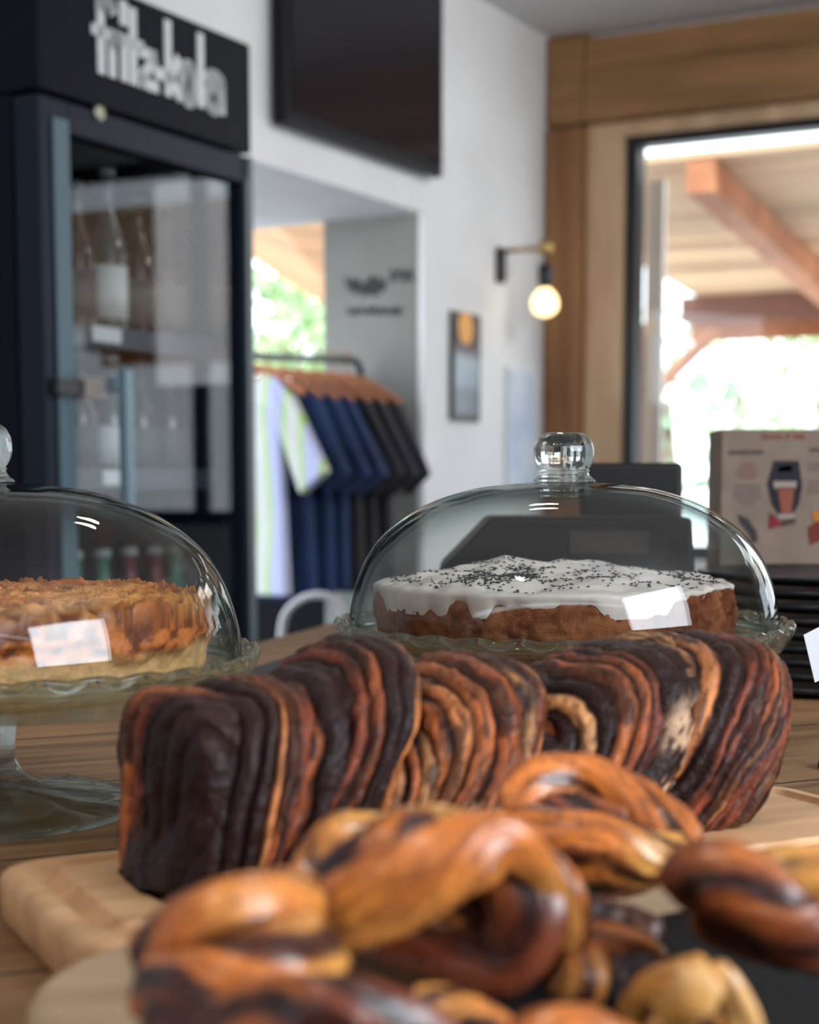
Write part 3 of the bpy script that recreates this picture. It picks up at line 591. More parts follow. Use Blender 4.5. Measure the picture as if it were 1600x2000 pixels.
L2, W2 = BL/2, BW/2
for ins, z, r in ((.004, 0, .018), (0, .004, .022), (0, BT-.004, .022), (.002, BT-.001, .021), (.005, BT, .020), (.0105, BT, .016), (.0118, BT-.003, .015), (.0165, BT-.0058, .012), (.0215, BT-.003, .008), (.0228, BT, .006), (.026, BT, .005)):
    rings.append([(x, y, z) for x, y in rrect(L2-ins, W2-ins, r)])
n = len(rings[0]); V = np.array(rings).reshape(-1, 3); Fc = [tuple(f) for f in gridF(len(rings), n, True)] + [tuple(range((len(rings)-1)*n, len(rings)*n)), tuple(range(n))[::-1]]
mk('board_body', V, Fc, wood('beech', (.66, .36, .17), (.82, .50, .26), scale=6, rough=.5, axis=(1, 12, 8), bump=.1), board, smooth=True).modifiers.new('e', 'EDGE_SPLIT').split_angle = .9
# a crumb on the board
cp = atZ(252, 1690, TZ+BT); r_ = random.Random(3); 
V, Fc = lathe([(0, 0), (.003, .0005), (.0035, .002), (.0015, .0035), (0, .004)], 9, lambda R, Z, th: (R*(1+.45*np.sin(3*th+.5)+.2*np.sin(5*th)), Z)); V = V + cp
tag(mk('bread_crumb', V, Fc, mat('dark_crumb', (.10, .03, .015), .7), None), 'small dark crumb lying left of the loaf on the carving board', 'crumb')
# navy slate behind the loaf
s0 = atZ(400, 1331, TZ+.008)[:2]; 
mb = MB(); q = [s0, s0+ed*.30, s0+ed*.30+np.array([ed[1], -ed[0]])*.16, s0+np.array([ed[1], -ed[0]])*.16]
mb.prism([z3(p, TZ) for p in q][::-1], (0, 0, .008)); o = bevel(mb.build('slate_tray', mat('navy_slate', (.008, .014, .028), .5)), .002); tag(o, 'flat dark navy tray behind the left end of the loaf', 'tray')

# ------------------------------------------------------------------ CAKE STANDS
GREEN = (.86, .96, .93)
M['plate_glass'] = solid_glass('stand_glass', (.945, .99, .975), .5)
M['knob_glass'] = solid_glass('knob_glass', (.96, .99, .985), .1)
M['dome_glass'] = thin_glass('dome_glass', (.975, .985, .98), (.10, .24, .21), .7)
RP = .158
def cake_stand(px, Y, label, dlabel, foot=True):
    X_ = (px-CX)/F*Y; t = empty('cake_stand', (X_, Y, TZ), label, 'cake stand', 'glass cake stands')
    hz = .067   # plate underside
    prof = [(0, hz), (.03, hz), (.130, hz), (.143, hz+.002), (.1515, hz+.008), (.1565, hz+.017), (.1585, hz+.0225), (.1575, hz+.0250), (.155, hz+.0245), (.151, hz+.0185), (.148, hz+.0146), (.1435, hz+.0142), (.138, hz+.0095), (.130, hz+.006), (0, hz+.0055)]
    def mod(R, Z, th):
        w = np.clip((R-.135)/.022, 0, 1)
        s = np.abs(np.sin(th*18)); up = (Z > hz+.013)
        return R*(1+.007*w*(s-.6)), Z + w*up*.0018*(s-.6)
    V, Fc = lathe(prof, 432, mod); mk('plate', V, Fc, M['plate_glass'], t)
    # moulded scallop beads under the rim
    mb = MB(); 
    for k in range(36):
        a = np.linspace(-.075, .075, 9) + k*2*PI/36; zz = hz+.0185-.0045*np.cos(np.linspace(-PI/2, PI/2, 9))
        rr = .1515*np.ones(9); P = np.stack([rr*np.cos(a), rr*np.sin(a), zz+.003], -1); mb.tube(P*[1.012, 1.012, 1]+[0, 0, .0015], .0011, 6)
    mb.build('rim_scallops', M['knob_glass'], t, True)
    def fmod(R, Z, th):
        w = np.clip((R-.078)/.012, 0, 1); return R*(1+.018*w*np.abs(np.sin(th*8))), Z+w*.0012*np.abs(np.sin(th*8))*(Z > .003)
    st_ = [(0, hz-.0003), (.030, hz-.0004), (.0235, hz-.006), (.0200, hz-.014), (.0185, hz-.028), (.0190, hz-.038), (.0215, hz-.0425), (.0235, hz-.046), (.036, hz-.053), (.060, .0125), (.078, .0085), (.0865, .0050), (.0885, .0022), (.0860, 0), (.078, .0015), (.055, .005), (.03, .010), (.012, .016), (0, .020)]
    V, Fc = lathe(st_[::-1], 256, fmod); mk('foot', V, Fc, M['plate_glass'], t)
    # dome: its own thing, lifts off
    z0 = hz+.0148
    d = empty('glass_dome', (X_, Y, TZ+z0), dlabel, 'dome', 'glass domes')
    outp = [(.1455, 0), (.1475, .002), (.1478, .010), (.1462, .022), (.1420, .038), (.1350, .054), (.1240, .0685), (.1080, .0815), (.0890, .0915), (.0660, .0990), (.0420, .1028), (.0230, .1042), (0, .1046)]
    inn = [(max(r_*0.972-.0, 0), z-.0032*(z/.1046)) for r_, z in outp[::-1]]; inn[-1] = (.1435, 0)
    po = spline(np.array(outp), 60); pi = spline(np.array(inn), 60)
    V, Fc = lathe([tuple(p) for p in po], 160); V2, F2 = lathe([tuple(p) for p in pi], 160)
    b2 = MB(); b2.add(V[::1], Fc); b2.add(V2, F2); V3, F3 = lathe([(.1435, 0), (.1455, 0)], 160); b2.add(V3, F3)
    b2.build('bell', M['dome_glass'], d, True)
    V, Fc = lathe([(.1432, .0022), (.1442, .0002), (.1462, .0002), (.1478, .0022), (.1474, .0042), (.1455, .0052), (.1440, .0042), (.1432, .0022)], 160); mk('base_rim', V, Fc, M['knob_glass'], d)
    kp = [(0, .1047), (.0200, .1047), (.0215, .1058), (.0185, .1085), (.0172, .1112), (.0180, .1122), (.0172, .1132), (.0180, .1145), (.0196, .1185), (.0203, .1240), (.0195, .1300), (.0165, .1352), (.0120, .1382), (.0060, .1380), (0, .1372)]
    def kmod(R, Z, th):
        w = np.clip((Z-.1145)/.006, 0, 1)*np.clip((.139-Z)/.004, 0, 1); return R*(1+.035*w*np.abs(np.sin(th*5))-.0*w), Z
    kk = spline(np.array(kp), 70); V, Fc = lathe([(max(a, 0), b) for a, b in kk], 120, kmod); mk('knob', V, Fc, M['knob_glass'], d)
    return t, d, X_, hz
Ls = cake_stand(-45, .921, 'footed glass cake stand at the left edge holding the browned tart', 'glass dome over the browned tart at the left edge')
Rs = cake_stand(1099, 1.134, 'glass cake stand behind the loaf holding the iced cake', 'glass dome over the iced poppy seed cake')

def warp(P, a): return P
# iced cake
PZ = TZ + .067 + .0062
def cake_vf(Rf, H, topf, nr=70, n=420, side=26, seedn=0):
    # rings: bottom centre, bottom edge, side, top to centre; returns verts in local frame
    th = np.linspace(0, 2*PI, n, endpoint=False); rings = []; kinds = []
    R = Rf(th)
    rings.append(np.stack([0*R, 0*R, 0*R], -1)); kinds.append(0)
    for k in range(side+1):
        f = k/side; bul = 1+.012*math.sin(f*PI); rr = R*(1-.03*(1-f)**2)*bul
        rings.append(np.stack([rr*np.cos(th), rr*np.sin(th), np.full(n, H*f)], -1)); kinds.append(1)
    for k in range(1, nr+1):
        f = 1-k/nr; rr = R*f
        x, y = rr*np.cos(th), rr*np.sin(th); rings.append(np.stack([x, y, H+topf(x, y, f)], -1)); kinds.append(2)
    return np.array(rings), np.array(kinds), th
ck = empty('iced_cake', (Rs[2]-.006, 1.134, PZ), 'brown cake with cream icing and black poppy seeds under the right dome', 'cake')
aR = math.radians(-28)     # direction of the crumbly broken side
def Rf(th):
    p = np.stack([np.cos(th), np.sin(th), 0*th], -1); d = np.abs((th-aR+PI) % (2*PI)-PI)
    return .1225*(1+.012*(vn(p, 6, 3)-.5)+.006*(vn(p, 24, 4)-.5)) - .004*np.exp(-(d/.3)**2)
rings, kinds, th = cake_vf(Rf, .041, lambda x, y, f: .004*np.sqrt(np.maximum(0, 1-f*f)) + 0*x)
V = rings.reshape(-1, 3); n = len(th)
nz = fbm(V, 90, 5); nz2 = fbm(V, 320, 9, 3); rad = V.copy(); rad[:, 2] = 0; rl_ = np.linalg.norm(rad, axis=1, keepdims=True)+1e-9
holes = np.clip(.42-vn(V, 260, 31), 0, 1); dV = np.abs((np.arctan2(V[:, 1], V[:, 0])-aR+PI) % (2*PI)-PI); brk = np.exp(-(dV/.34)**2)
V = V + rad/rl_*((nz-.5)*(.006+.016*brk) - holes*.006 + .006*brk*(1-V[:, 2]/.041))[:, None]*(rl_ > .05)
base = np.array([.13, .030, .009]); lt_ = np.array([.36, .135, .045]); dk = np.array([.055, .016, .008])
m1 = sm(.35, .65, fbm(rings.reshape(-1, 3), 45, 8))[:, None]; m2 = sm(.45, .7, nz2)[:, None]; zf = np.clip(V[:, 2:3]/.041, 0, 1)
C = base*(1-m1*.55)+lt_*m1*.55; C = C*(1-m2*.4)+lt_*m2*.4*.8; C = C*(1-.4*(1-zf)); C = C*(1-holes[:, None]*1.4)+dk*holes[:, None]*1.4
mk('sponge', V, gridF(len(rings), n, True), vcol('cake_sponge', .8, .6, 700, spec=.25, bdist=.0015), ck, np.clip(C, 0, 1))
# icing
def dripR(th):
    p = np.stack([np.cos(th), np.sin(th), 0*th], -1); return vn(p, 4.5, 12)*.55+vn(p, 11, 13)*.45
n = 520; th = np.linspace(0, 2*PI, n, endpoint=False); Rr = Rf(th); dr = dripR(th); dd = np.abs((th-aR+PI) % (2*PI)-PI)
edgeR = Rr*(1.012+.01*dr-.05*np.exp(-(dd/.28)**2)); rings = []
drop = .005+.010*sm(.35, .75, dr); drop = drop*(1-.6*np.exp(-(dd/.35)**2))
for k in range(9):
    a = k/8*PI*.6; rings.append(np.stack([(edgeR+.0018*math.sin(a)-.0016)*np.cos(th), (edgeR+.0018*math.sin(a)-.0016)*np.sin(th), .0430-drop*(1-k/8)], -1))
H0 = .0450
for k in range(1, 91):
    f = 1-k/90; x = edgeR*f*np.cos(th)*.995; y = edgeR*f*np.sin(th)*.995; P = np.stack([x, y, 0*x], -1)
    sw_ = P.copy(); sw_[..., 0] += .02*(vn(P, 20, 3)-.5); sw_[..., 1] *= 3
    z = H0 + .012*np.sqrt(np.maximum(0, 1-f**2.2)) + .0075*(vn(sw_, 32, 21)-.5)*(.4+.6*min(1, (1-f)*6)) + .0028*(vn(P, 95, 22)-.5)
    z = z + .007*np.exp(-(((x+.035)**2+(y-.035)**2)/.0005)) + .004*np.exp(-(((x-.03)**2+(y-.05)**2)/.0009)) - .005*np.exp(-(f/1.)**30)
    z = z + .005*(vn(P, 60, 40)-.4)*sm(.02, .09, y)
    rings.append(np.stack([x, y, z], -1))
RI = np.array(rings); V = RI.reshape(-1, 3)
ic = mat('cream_icing', (.66, .60, .565), .42, Subsurface_Weight=.0); speckle(ic, (.50, .43, .39), (.62, .55, .51), 60, lo=.3, hi=.7, bump=.25)
mk('icing', V, gridF(len(rings), n, True), ic, ck)
# poppy seeds
sd = MB(); r = np.random.RandomState(5); cnt = 0; topv = RI[9:].reshape(-1, 3)
sp_v = np.array([[0, 0, .8], [1, 0, 0], [.3, .8, 0], [-.8, .6, 0], [-1, -.1, 0], [-.2, -.8, 0], [.7, -.6, 0], [0, 0, -.6]]); sp_f = [(0, 1, 2), (0, 2, 3), (0, 3, 4), (0, 4, 5), (0, 5, 6), (0, 6, 1), (7, 2, 1), (7, 3, 2), (7, 4, 3), (7, 5, 4), (7, 6, 5), (7, 1, 6)]
from mathutils.kdtree import KDTree
sel = topv[r.randint(0, len(topv), 9000)]; clump = vn(sel, 40, 77)
rad_ = np.linalg.norm(sel[:, :2], axis=1)
dens = (rad_ > .01)*(rad_ < .113)*(.2+1.2*sm(.35, .75, clump))*(rad_/.113)*(1+.9*(sel[:, 0] < .0))*(sel[:, 1] < .11)
pick = sel[r.uniform(size=len(sel)) < dens*.48]
for p in pick:
    s_ = r.uniform(.0009, .0014); a = r.uniform(0, PI); cs, sn = math.cos(a), math.sin(a); q = sp_v*[s_*1.25, s_*.85, s_*.7]
    q = np.stack([q[:, 0]*cs-q[:, 1]*sn, q[:, 0]*sn+q[:, 1]*cs, q[:, 2]], -1); sd.add(q+p+[r.uniform(-.001, .001), r.uniform(-.001, .001), .0004], sp_f)
so = sd.build('poppy_seeds', mat('seed_black', (.018, .020, .022), .5), ck, True); so['kind'] = 'stuff'
# crumbs on the plate
for i, (dx, dy, s_) in enumerate(((.131, -.028, .0035), (.128, -.045, .0028), (.134, -.010, .003))):
    V, Fc = lathe([(0, 0), (1, .15), (1.1, .7), (.5, 1.1), (0, 1.2)], 9, lambda R, Z, t_: (R*(1+.25*np.sin(3*t_+i)), Z)); o = mk('cake_crumb', V*s_+np.array([Rs[2]+dx-.0, 1.134+dy, PZ+.0015]), Fc, mat('crumb_brown', (.35, .17, .07), .8))
    tag(o, ['largest brown crumb at the right side of the iced cake', 'brown crumb nearest the viewer beside the iced cake', 'brown crumb farthest from the viewer beside the iced cake'][i], 'crumb', 'crumbs on the right plate')

# browned tart (left)
tk = empty('browned_tart', (Ls[2], .921, PZ), 'golden tart with caramelised flaky top under the left dome', 'cake')
rings, kinds, th = cake_vf(lambda t_: .1265*(1+.01*(vn(np.stack([np.cos(t_), np.sin(t_), 0*t_], -1), 8, 3)-.5)), .039, lambda x, y, f: .0015+0*x, nr=90)
V = rings.reshape(-1, 3); n = len(th); P0 = V.copy(); rr = np.linalg.norm(V[:, :2], axis=1)
top = sm(.0375, .0395, V[:, 2]); 
Wp = P0.copy(); Wp[:, 0] += .012*(fbm(P0, 50, 2)-.5)*2; Wp[:, 1] += .012*(fbm(P0, 50, 6)-.5)*2; St = Wp*np.array([.55, 1.6, .2])
rid = 1-np.abs(2*vn(St, 95, 51)-1); rid2 = 1-np.abs(2*vn(St, 210, 52)-1)
V[:, 2] += top*(.009*rid**2+.004*rid2-.002) + top*.003*sm(.10, .123, rr)
rad = V.copy(); rad[:, 2] = 0; rad /= (np.linalg.norm(rad, axis=1, keepdims=True)+1e-9); zf = P0[:, 2]/.039
V += rad*(((fbm(P0, 60, 71)-.5)*.006 + .004*sm(.55, .75, zf+.5*(vn(P0, 40, 9)-.5)))*(rr > .1))[:, None]
gold = np.array([.64, .27, .06]); org = np.array([.46, .13, .022]); brn = np.array([.12, .026, .006]); tan = np.array([.52, .30, .12])
k1 = sm(.52, .97, .6*rid+.4*rid2)[:, None]; k2 = sm(.35, .7, fbm(P0, 28, 81))[:, None]
Ct = brn*(1-k1)+(gold*k2+org*(1-k2))*k1
up = sm(.50, .72, zf+.35*(fbm(P0, 60, 9)-.5))[:, None]; g2 = sm(.4, .6, fbm(P0*[1, 1, 2.], 150, 12))[:, None]
Cs = tan*(.85+.3*g2)*(1-up)+(brn*(1-g2)+org*g2)*up*1.2
C = Ct*top[:, None]+Cs*(1-top[:, None])
mk('tart_body', V, gridF(len(rings), n, True), vcol('tart_crust', .55, .5, 500, coat=.15), tk, np.clip(C, 0, 1))

# ------------------------------------------------------------------ CHOCOLATE BABKA LOAF
p0 = atZ(390, 1776, TZ+BT)[:2]; p1 = atZ(1440, 1625, TZ+BT)[:2]; e1 = (p1-p0); LL = np.linalg.norm(e1); e1 /= LL; e2 = np.array([-e1[1], e1[0]])
loaf = empty('babka_loaf', z3(p0+e1*LL/2+e2*.05, TZ+BT), 'twisted chocolate babka loaf on the carving board', 'loaf', None, math.atan2(e1[1], e1[0]))
def lz(px, py, dep):      # pixel -> (l, z) on the vertical plane dep behind the loaf's front
    k = float(np.array([-e1[1], e1[0]]) @ (p0+e2*dep)); q = atPlane(px, py, np.array([-e1[1], e1[0]]), k); return float((q[:2]-p0) @ e1), q[2]-TZ-BT
DEP = .094
LV = []; LF = []; LC = []; off = 0
choc = np.array([.013, .0036, .0032]); 
doughs = np.array([[.30, .075, .022], [.42, .120, .036], [.52, .185, .062], [.19, .042, .018], [.50, .23, .09]])
def lobe(lc, a, h, z0, dc, b, shear, curv, nl, seed, nx=250, ny=300, amp=.0036, pn=2.4, dark=.45, cap=.10, tilt=0., qc=0., ax=1., wrp=.42, flaky=None):
    global off
    r = np.random.RandomState(seed)
    T = np.linspace(.02, PI-.02, nx)[:, None]; Ph = np.linspace(0, 2*PI, ny, endpoint=False)[None, :]
    D = np.stack([np.cos(T)+0*Ph, np.sin(T)*np.cos(Ph), np.sin(T)*np.sin(Ph)], -1)
    k = (np.abs(D[..., 0])**pn+np.abs(D[..., 1])**3.0+np.abs(D[..., 2])**pn)**(-1/2.6)
    U = D*k[..., None]
    X0 = U[..., 0]*a; Y0 = U[..., 1]*b; Z0 = U[..., 2]*h/2
    zn = U[..., 2]
    Pn = np.stack([X0, Y0, Z0], -1)
    q = ax*U[..., 0] + curv*zn*zn + qc*zn + wrp*(fbm(Pn*np.array([1, 1, .6])+seed*.37, 24, seed)-.5) + .05*(vn(Pn, 120, seed+3)-.5) + tilt*U[..., 1]
    # layers
    w = r.uniform(.5, 1.6, nl); ed_ = np.concatenate([[0], np.cumsum(w)]); ed_ = -1.7+3.4*ed_/ed_[-1]
    idx = np.clip(np.searchsorted(ed_, q)-1, 0, nl-1); t = (q-ed_[idx])/(ed_[idx+1]-ed_[idx]); t = np.clip(t, 0, 1)
    bump = (1-np.abs(2*t-1)**2.6); wdt = (w/ w.max())[idx]
    rgh = fbm(Pn, 330, seed+9, 3)-.5; rgh = rgh*1.4
    disp = amp*(bump-.6)*(.25+1.0*wdt) + .0050*(fbm(Pn, 48, seed+1)-.5) + .0011*rgh
    nrm = np.stack([U[..., 0]/a, U[..., 1]/b, U[..., 2]/(h/2)], -1); nrm /= np.linalg.norm(nrm, axis=-1, keepdims=True)
    Pd = Pn + nrm*disp[..., None]
    X1 = lc + Pd[..., 0] + shear*(Pd[..., 2]); Y1 = dc + Pd[..., 1]; Z1 = z0 + h/2 + Pd[..., 2]
    Z1 = np.maximum(Z1, .0005)
    # colour
    isd = r.uniform(size=nl) < dark; dcol = doughs[r.randint(0, len(doughs), nl)]
    base = np.where(isd[idx][..., None], choc*1.4, dcol[idx]*(.8+.4*vn(Pn, 60, seed+4)[..., None]))
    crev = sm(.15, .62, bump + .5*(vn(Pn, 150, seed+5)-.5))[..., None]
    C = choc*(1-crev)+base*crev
    sc_ = np.stack([q*.11, zn*.035 + .01*idx, U[..., 1]*.03], -1); strk = fbm(sc_, 60, seed+41, 4)
    strk2 = fbm(sc_*np.array([2.6, 1.5, 1.5]), 60, seed+43, 3)
    m_ = sm(.50, .62, strk)[..., None]; C = C*(1-.80*m_)+choc*.80*m_
    m_ = sm(.56, .68, strk2)[..., None]; C = C*(1-.60*m_)+choc*1.6*.60*m_
    hl_ = (sm(.55, .42, strk2)*sm(.5, .9, bump))[..., None]; C = C*(1+.45*hl_)
    disp_f = None
    st = sm(.52, .66, fbm(Pn*np.array([2.2, 1, .7]), 70, seed+6))[..., None]; C = C*(1-.4*st)+choc*1.3*.4*st
    sp_ = sm(.60, .75, vn(Pn, 380, seed+7))[..., None]; C = C*(1-.35*sp_)+choc*.35*sp_
    if flaky:
        u0, u1, zc_ = flaky; mk_ = (sm(u0-.12, u0+.05, U[..., 0]+.15*zn)*sm(u1+.12, u1-.05, U[..., 0]+.15*zn)*sm(zc_+.2, zc_-.1, zn)*sm(.25, .45, fbm(Pn, 60, seed+50)))[..., None]
        fl = np.array([.60, .38, .24])*(.7+.6*vn(Pn, 260, seed+51)[..., None]); fd = sm(.5, .62, fbm(Pn*[1.6, 1, .8], 260, seed+52, 3))[..., None]; fl = fl*(1-fd)+choc*3*fd; C = C*(1-mk_)+fl*mk_
    tp = sm(.55, 1.0, zn + .25*(vn(Pn, 45, seed+8)-.5))[..., None]; C = C*(1-.45*tp)+np.array([.055, .024, .017])*.45*tp
    V = np.stack([X1-LL/2, Y1-.050, Z1], -1).reshape(-1, 3); LV.append(V); LF.append(gridF(nx, ny, True)+off); LC.append(C.reshape(-1, 3)); off += len(V)
    return
H_ = .083
def lobe_px(px_top, y_top, px_l, px_r, ymid, **k):
    dep = k.pop('dep', .04); l0, _ = lz(px_l, ymid, dep); l1, _ = lz(px_r, ymid, dep); _, zt = lz(px_top, y_top, dep+.012)
    z0 = k.pop('z0', -.014); lobe((l0+l1)/2, (l1-l0)/2, zt-z0, z0, **k)
b = DEP/2
# inner core so that no gap shows between the strands
lobe(LL/2, LL/2-.006, .054, 0, b, b*.86, 0, 0, 18, 99, 160, 160, dark=1.0)
lobe_px(335, 1364, 322, 470, 1545, dc=b, b=b*.97, shear=.02, curv=.10, nl=13, seed=11, dark=.45, dep=.03, pn=3.6, ax=.35, tilt=.9, z0=-.02)
lobe_px(455, 1350, 392, 600, 1500, dc=b*.84, b=b*.98, shear=.32, curv=.20, nl=12, seed=119, dark=.45, dep=.0, pn=3.0, wrp=.7, z0=-.022)
lobe_px(560, 1318, 430, 720, 1545, dc=b*.95, b=b*1.0, shear=.45, curv=.35, nl=11, seed=68, dark=.6, dep=.02, wrp=.6)
lobe_px(620, 1255, 500, 742, 1490, dc=b, b=b*1.03, shear=.55, curv=.42, nl=14, seed=13, dark=.32, dep=.03)
lobe_px(770, 1400, 640, 815, 1500, dc=b, b=b*1.0, shear=.55, curv=.40, nl=9, seed=63, dark=.25, dep=.03)
lobe_px(895, 1284, 705, 1012, 1460, dc=b, b=b*1.01, shear=.55, curv=.45, nl=13, seed=24, dark=.30, dep=.03, flaky=(-.1, .35, -.25))
lobe_px(1040, 1345, 960, 1130, 1480, dc=b*1.1, b=b*.85, shear=.45, curv=.3, nl=8, seed=15, dark=.7, dep=.04)
lobe_px(1180, 1262, 1010, 1325, 1450, dc=b, b=b*1.0, shear=.52, curv=.50, nl=15, seed=16, dark=.33, dep=.03, flaky=(.25, .75, .45))
lobe_px(1275, 1236, 1235, 1330, 1290, dc=b*1.3, b=b*.6, shear=.1, curv=.1, nl=3, seed=17, dark=.0, dep=.05, z0=.04, amp=.001)
lobe_px(1395, 1240, 1190, 1508, 1430, dc=b, b=b*1.0, shear=.30, curv=.10, qc=-.50, nl=17, seed=38, dark=.36, dep=.03, pn=2.6)
mk('loaf_body', np.vstack(LV), np.vstack(LF), vcol('babka_crust', .42, .75, 520, coat=.05, spec=.22, bdist=.0012), loaf, np.clip(np.vstack(LC), 0, 1))

# ------------------------------------------------------------------ ROUND BOARD, SLATE AND BUNS
RZ = .030
RT = .026; tA = float((atZ(76, 2000, TZ+RT)[:2]-b_bl) @ be)
rb_c = b_bl + be*(tA+.20) + bn_*(BW+.006+.125); rings = []
for ins, z, r in ((.004, 0, .070), (0, .004, .072), (0, RT-.005, .072), (.002, RT-.0015, .071), (.006, RT, .068)):
    rings.append([(x, y, z) for x, y in rrect(.20-ins, .125-ins, r, 16)])
n = len(rings[0]); V = np.array(rings).reshape(-1, 3); Fc = [tuple(f) for f in gridF(len(rings), n, True)] + [tuple(range((len(rings)-1)*n, len(rings)*n)), tuple(range(n))[::-1]]
o = mk('serving_board', V, Fc, wood('pale_round_wood', (.56, .37, .21), (.70, .50, .31), scale=5, rough=.5, axis=(1, 10, 8), rz=.3, bump=.1)); o.location = z3(rb_c, TZ+.0003); o.rotation_euler = (0, 0, brz); o.modifiers.new('e', 'EDGE_SPLIT').split_angle = .9
tag(o, 'pale wooden board with big rounded corners under the pile of glazed buns', 'serving board')
SZ = TZ+.0215
V, Fc = lathe([(0, 0), (.075, 0), (.105, .006), (.118, .012), (.117, .014), (.104, .009), (.075, .004), (0, .003)], 96)
o = mk('black_plate', V*np.array([1.15,1.15,1]) + np.array([.155, .43, TZ+RT+.0006]), Fc, mat('black_glaze', (.008, .008, .009), .55, spec=.15)); tag(o, 'round black plate on the pale board under the right-hand buns', 'plate')

M['bun'] = vcol('bun_glaze', .32, .3, 220, coat=.28)
orange = np.array([.82, .235, .042]); golden = np.array([.84, .38, .085]); cream = np.array([.86, .60, .30]); bdark = np.array([.016, .0045, .0045]); bred = np.array([.20, .045, .018])
def strand(mb, pts, seed, flat=.62, pal='o', ns=110, na=72, grooves=3, dk=.5, roll=0.):
    # pts: (px, py, Y, radius in px) -> swept dough strand with layered stripes running along it
    W = np.array([[*atY(a, b, c), d*c/F] for a, b, c, d in pts]); Q = spline(W, ns); P = Q[:, :3]; R = Q[:, 3]
    endt = np.linspace(0, 1, ns); R = R*np.clip(np.minimum(endt, 1-endt)*12+.35, 0, 1)**.6
    T, _, _ = frames(P)
    view = P - O; view /= np.linalg.norm(view, axis=1)[:, None]
    Nn = np.cross(T, view); Nn /= np.linalg.norm(Nn, axis=1)[:, None]+1e-9; Bn = np.cross(Nn, T)
    a = np.linspace(0, 2*PI, na, endpoint=False)[None, :]; s = endt[:, None]
    ph = a + roll + 1.2*np.sin(s*PI*1.1+seed) + .6*(vn(P[:, None]*np.ones((1, na, 1)), 40, seed)-.5)
    band = .5+.5*np.sin(ph*(grooves+1))
    rr = R[:, None]*(1+.10*(band-.5))
    V = P[:, None] + (rr*np.cos(a))[..., None]*Nn[:, None] + (rr*np.sin(a)*flat)[..., None]*Bn[:, None]
    V = V + (V-P[:, None])*(.24*(fbm(V, 34, seed+3, 3)-.5))[..., None]
    nz = fbm(V, 55, seed, 3); nz3 = fbm(V*np.array([1., 1., 1.]), 22, seed+5, 2)
    sk = fbm(np.stack([np.cos(ph)+0*s, np.sin(ph)+0*s, s*1.3+0*a], -1), 5.5, seed+60, 4); sk2 = fbm(np.stack([np.cos(ph)+0*s, np.sin(ph)+0*s, s*1.0+0*a], -1), 15, seed+61, 3)
    V = V + (V-P[:, None])*(.22*(sk-.5)+.08*(sk2-.5))[..., None]
    d1 = sm(dk+.18, dk-.12, band*.55+.45*nz)[..., None]
    base = {'o': orange, 'g': golden, 'c': cream, 'r': bred}[pal]; alt = {'o': golden, 'g': orange, 'c': golden, 'r': orange}[pal]
    k = sm(.4, .68, nz3)[..., None]; C = base*(1-k)+alt*k; C = C*(1-d1)+bdark*d1
    C = C*(1-.2*sm(.5, .8, nz)[..., None])+bred*.2*sm(.5, .8, nz)[..., None]
    kc = .12 if pal == 'c' else 1.
    m_ = kc*sm(.48, .64, sk)[..., None]; C = C*(1-.55*m_)+bred*.55*m_
    m_ = kc*sm(.56, .68, sk2)[..., None]; C = C*(1-.6*m_)+bdark*1.5*.6*m_
    f = [tuple(q) for q in gridF(ns, na, True)] + [tuple(range(na))[::-1], tuple(range((ns-1)*na, ns*na))]
    mb.add(V.reshape(-1, 3), f, np.clip(C, 0, 1).reshape(-1, 3))
def bun(strands, label, loc_px):
    mb = MB()
    for i, s in enumerate(strands): strand(mb, *s[:1], **s[1])
    c = atY(*loc_px); V = np.vstack(mb.V); c = np.array([V[:, 0].mean(), V[:, 1].mean(), V[:, 2].min()]); t = empty('chocolate_bun', tuple(c), label, 'bun', 'chocolate buns')
    mb.V = [v - c for v in mb.V]; mb.build('bun_body', M['bun'], t, True, True); return t
# centre bun: strap over a spiral
bun([
 ([(620, 1830, .515, 90), (720, 1850, .51, 110), (850, 1860, .51, 115), (980, 1850, .51, 110), (1060, 1800, .51, 80)], dict(seed=77, pal='r', dk=.8, grooves=2, flat=.8)),
 ([(600, 1800, .485, 60), (625, 1700, .49, 56), (665, 1625, .50, 40), (760, 1640, .505, 60), (850, 1630, .50, 60), (930, 1650, .50, 50)], dict(seed=2, pal='g', dk=.30, grooves=2)),
 ([(1000, 1690, .49, 70), (1070, 1760, .49, 74), (1075, 1850, .49, 70), (1000, 1900, .49, 60)], dict(seed=31, pal='o', dk=.45, grooves=2)),
 ([(800, 1770, .468, 36), (860, 1750, .465, 34), (925, 1790, .465, 36), (890, 1840, .465, 34), (800, 1830, .47, 40)], dict(seed=9, pal='g', dk=.50, grooves=2)),
 ([(880, 1700, .465, 50), (980, 1710, .46, 74), (1035, 1790, .455, 76), (985, 1875, .455, 70), (880, 1880, .46, 66), (770, 1860, .468, 60), (680, 1830, .475, 44)], dict(seed=5, pal='r', dk=.42, grooves=2, roll=1.)),
 ([(615, 1775, .462, 54), (700, 1715, .458, 78), (790, 1655, .458, 74), (860, 1620, .465, 46)], dict(seed=8, pal='r', dk=.66, grooves=1, roll=2.4)),
 ([(580, 1805, .455, 46), (680, 1775, .445, 80), (800, 1722, .44, 88), (900, 1672, .44, 82), (985, 1645, .445, 62), (1050, 1690, .45, 38), (1100, 1770, .455, 30), (1112, 1860, .46, 24)], dict(seed=14, pal='o', dk=.12, grooves=2, flat=.42)),
], 'big knotted chocolate bun in the middle with an orange strap across its top', (830, 1900, .49))
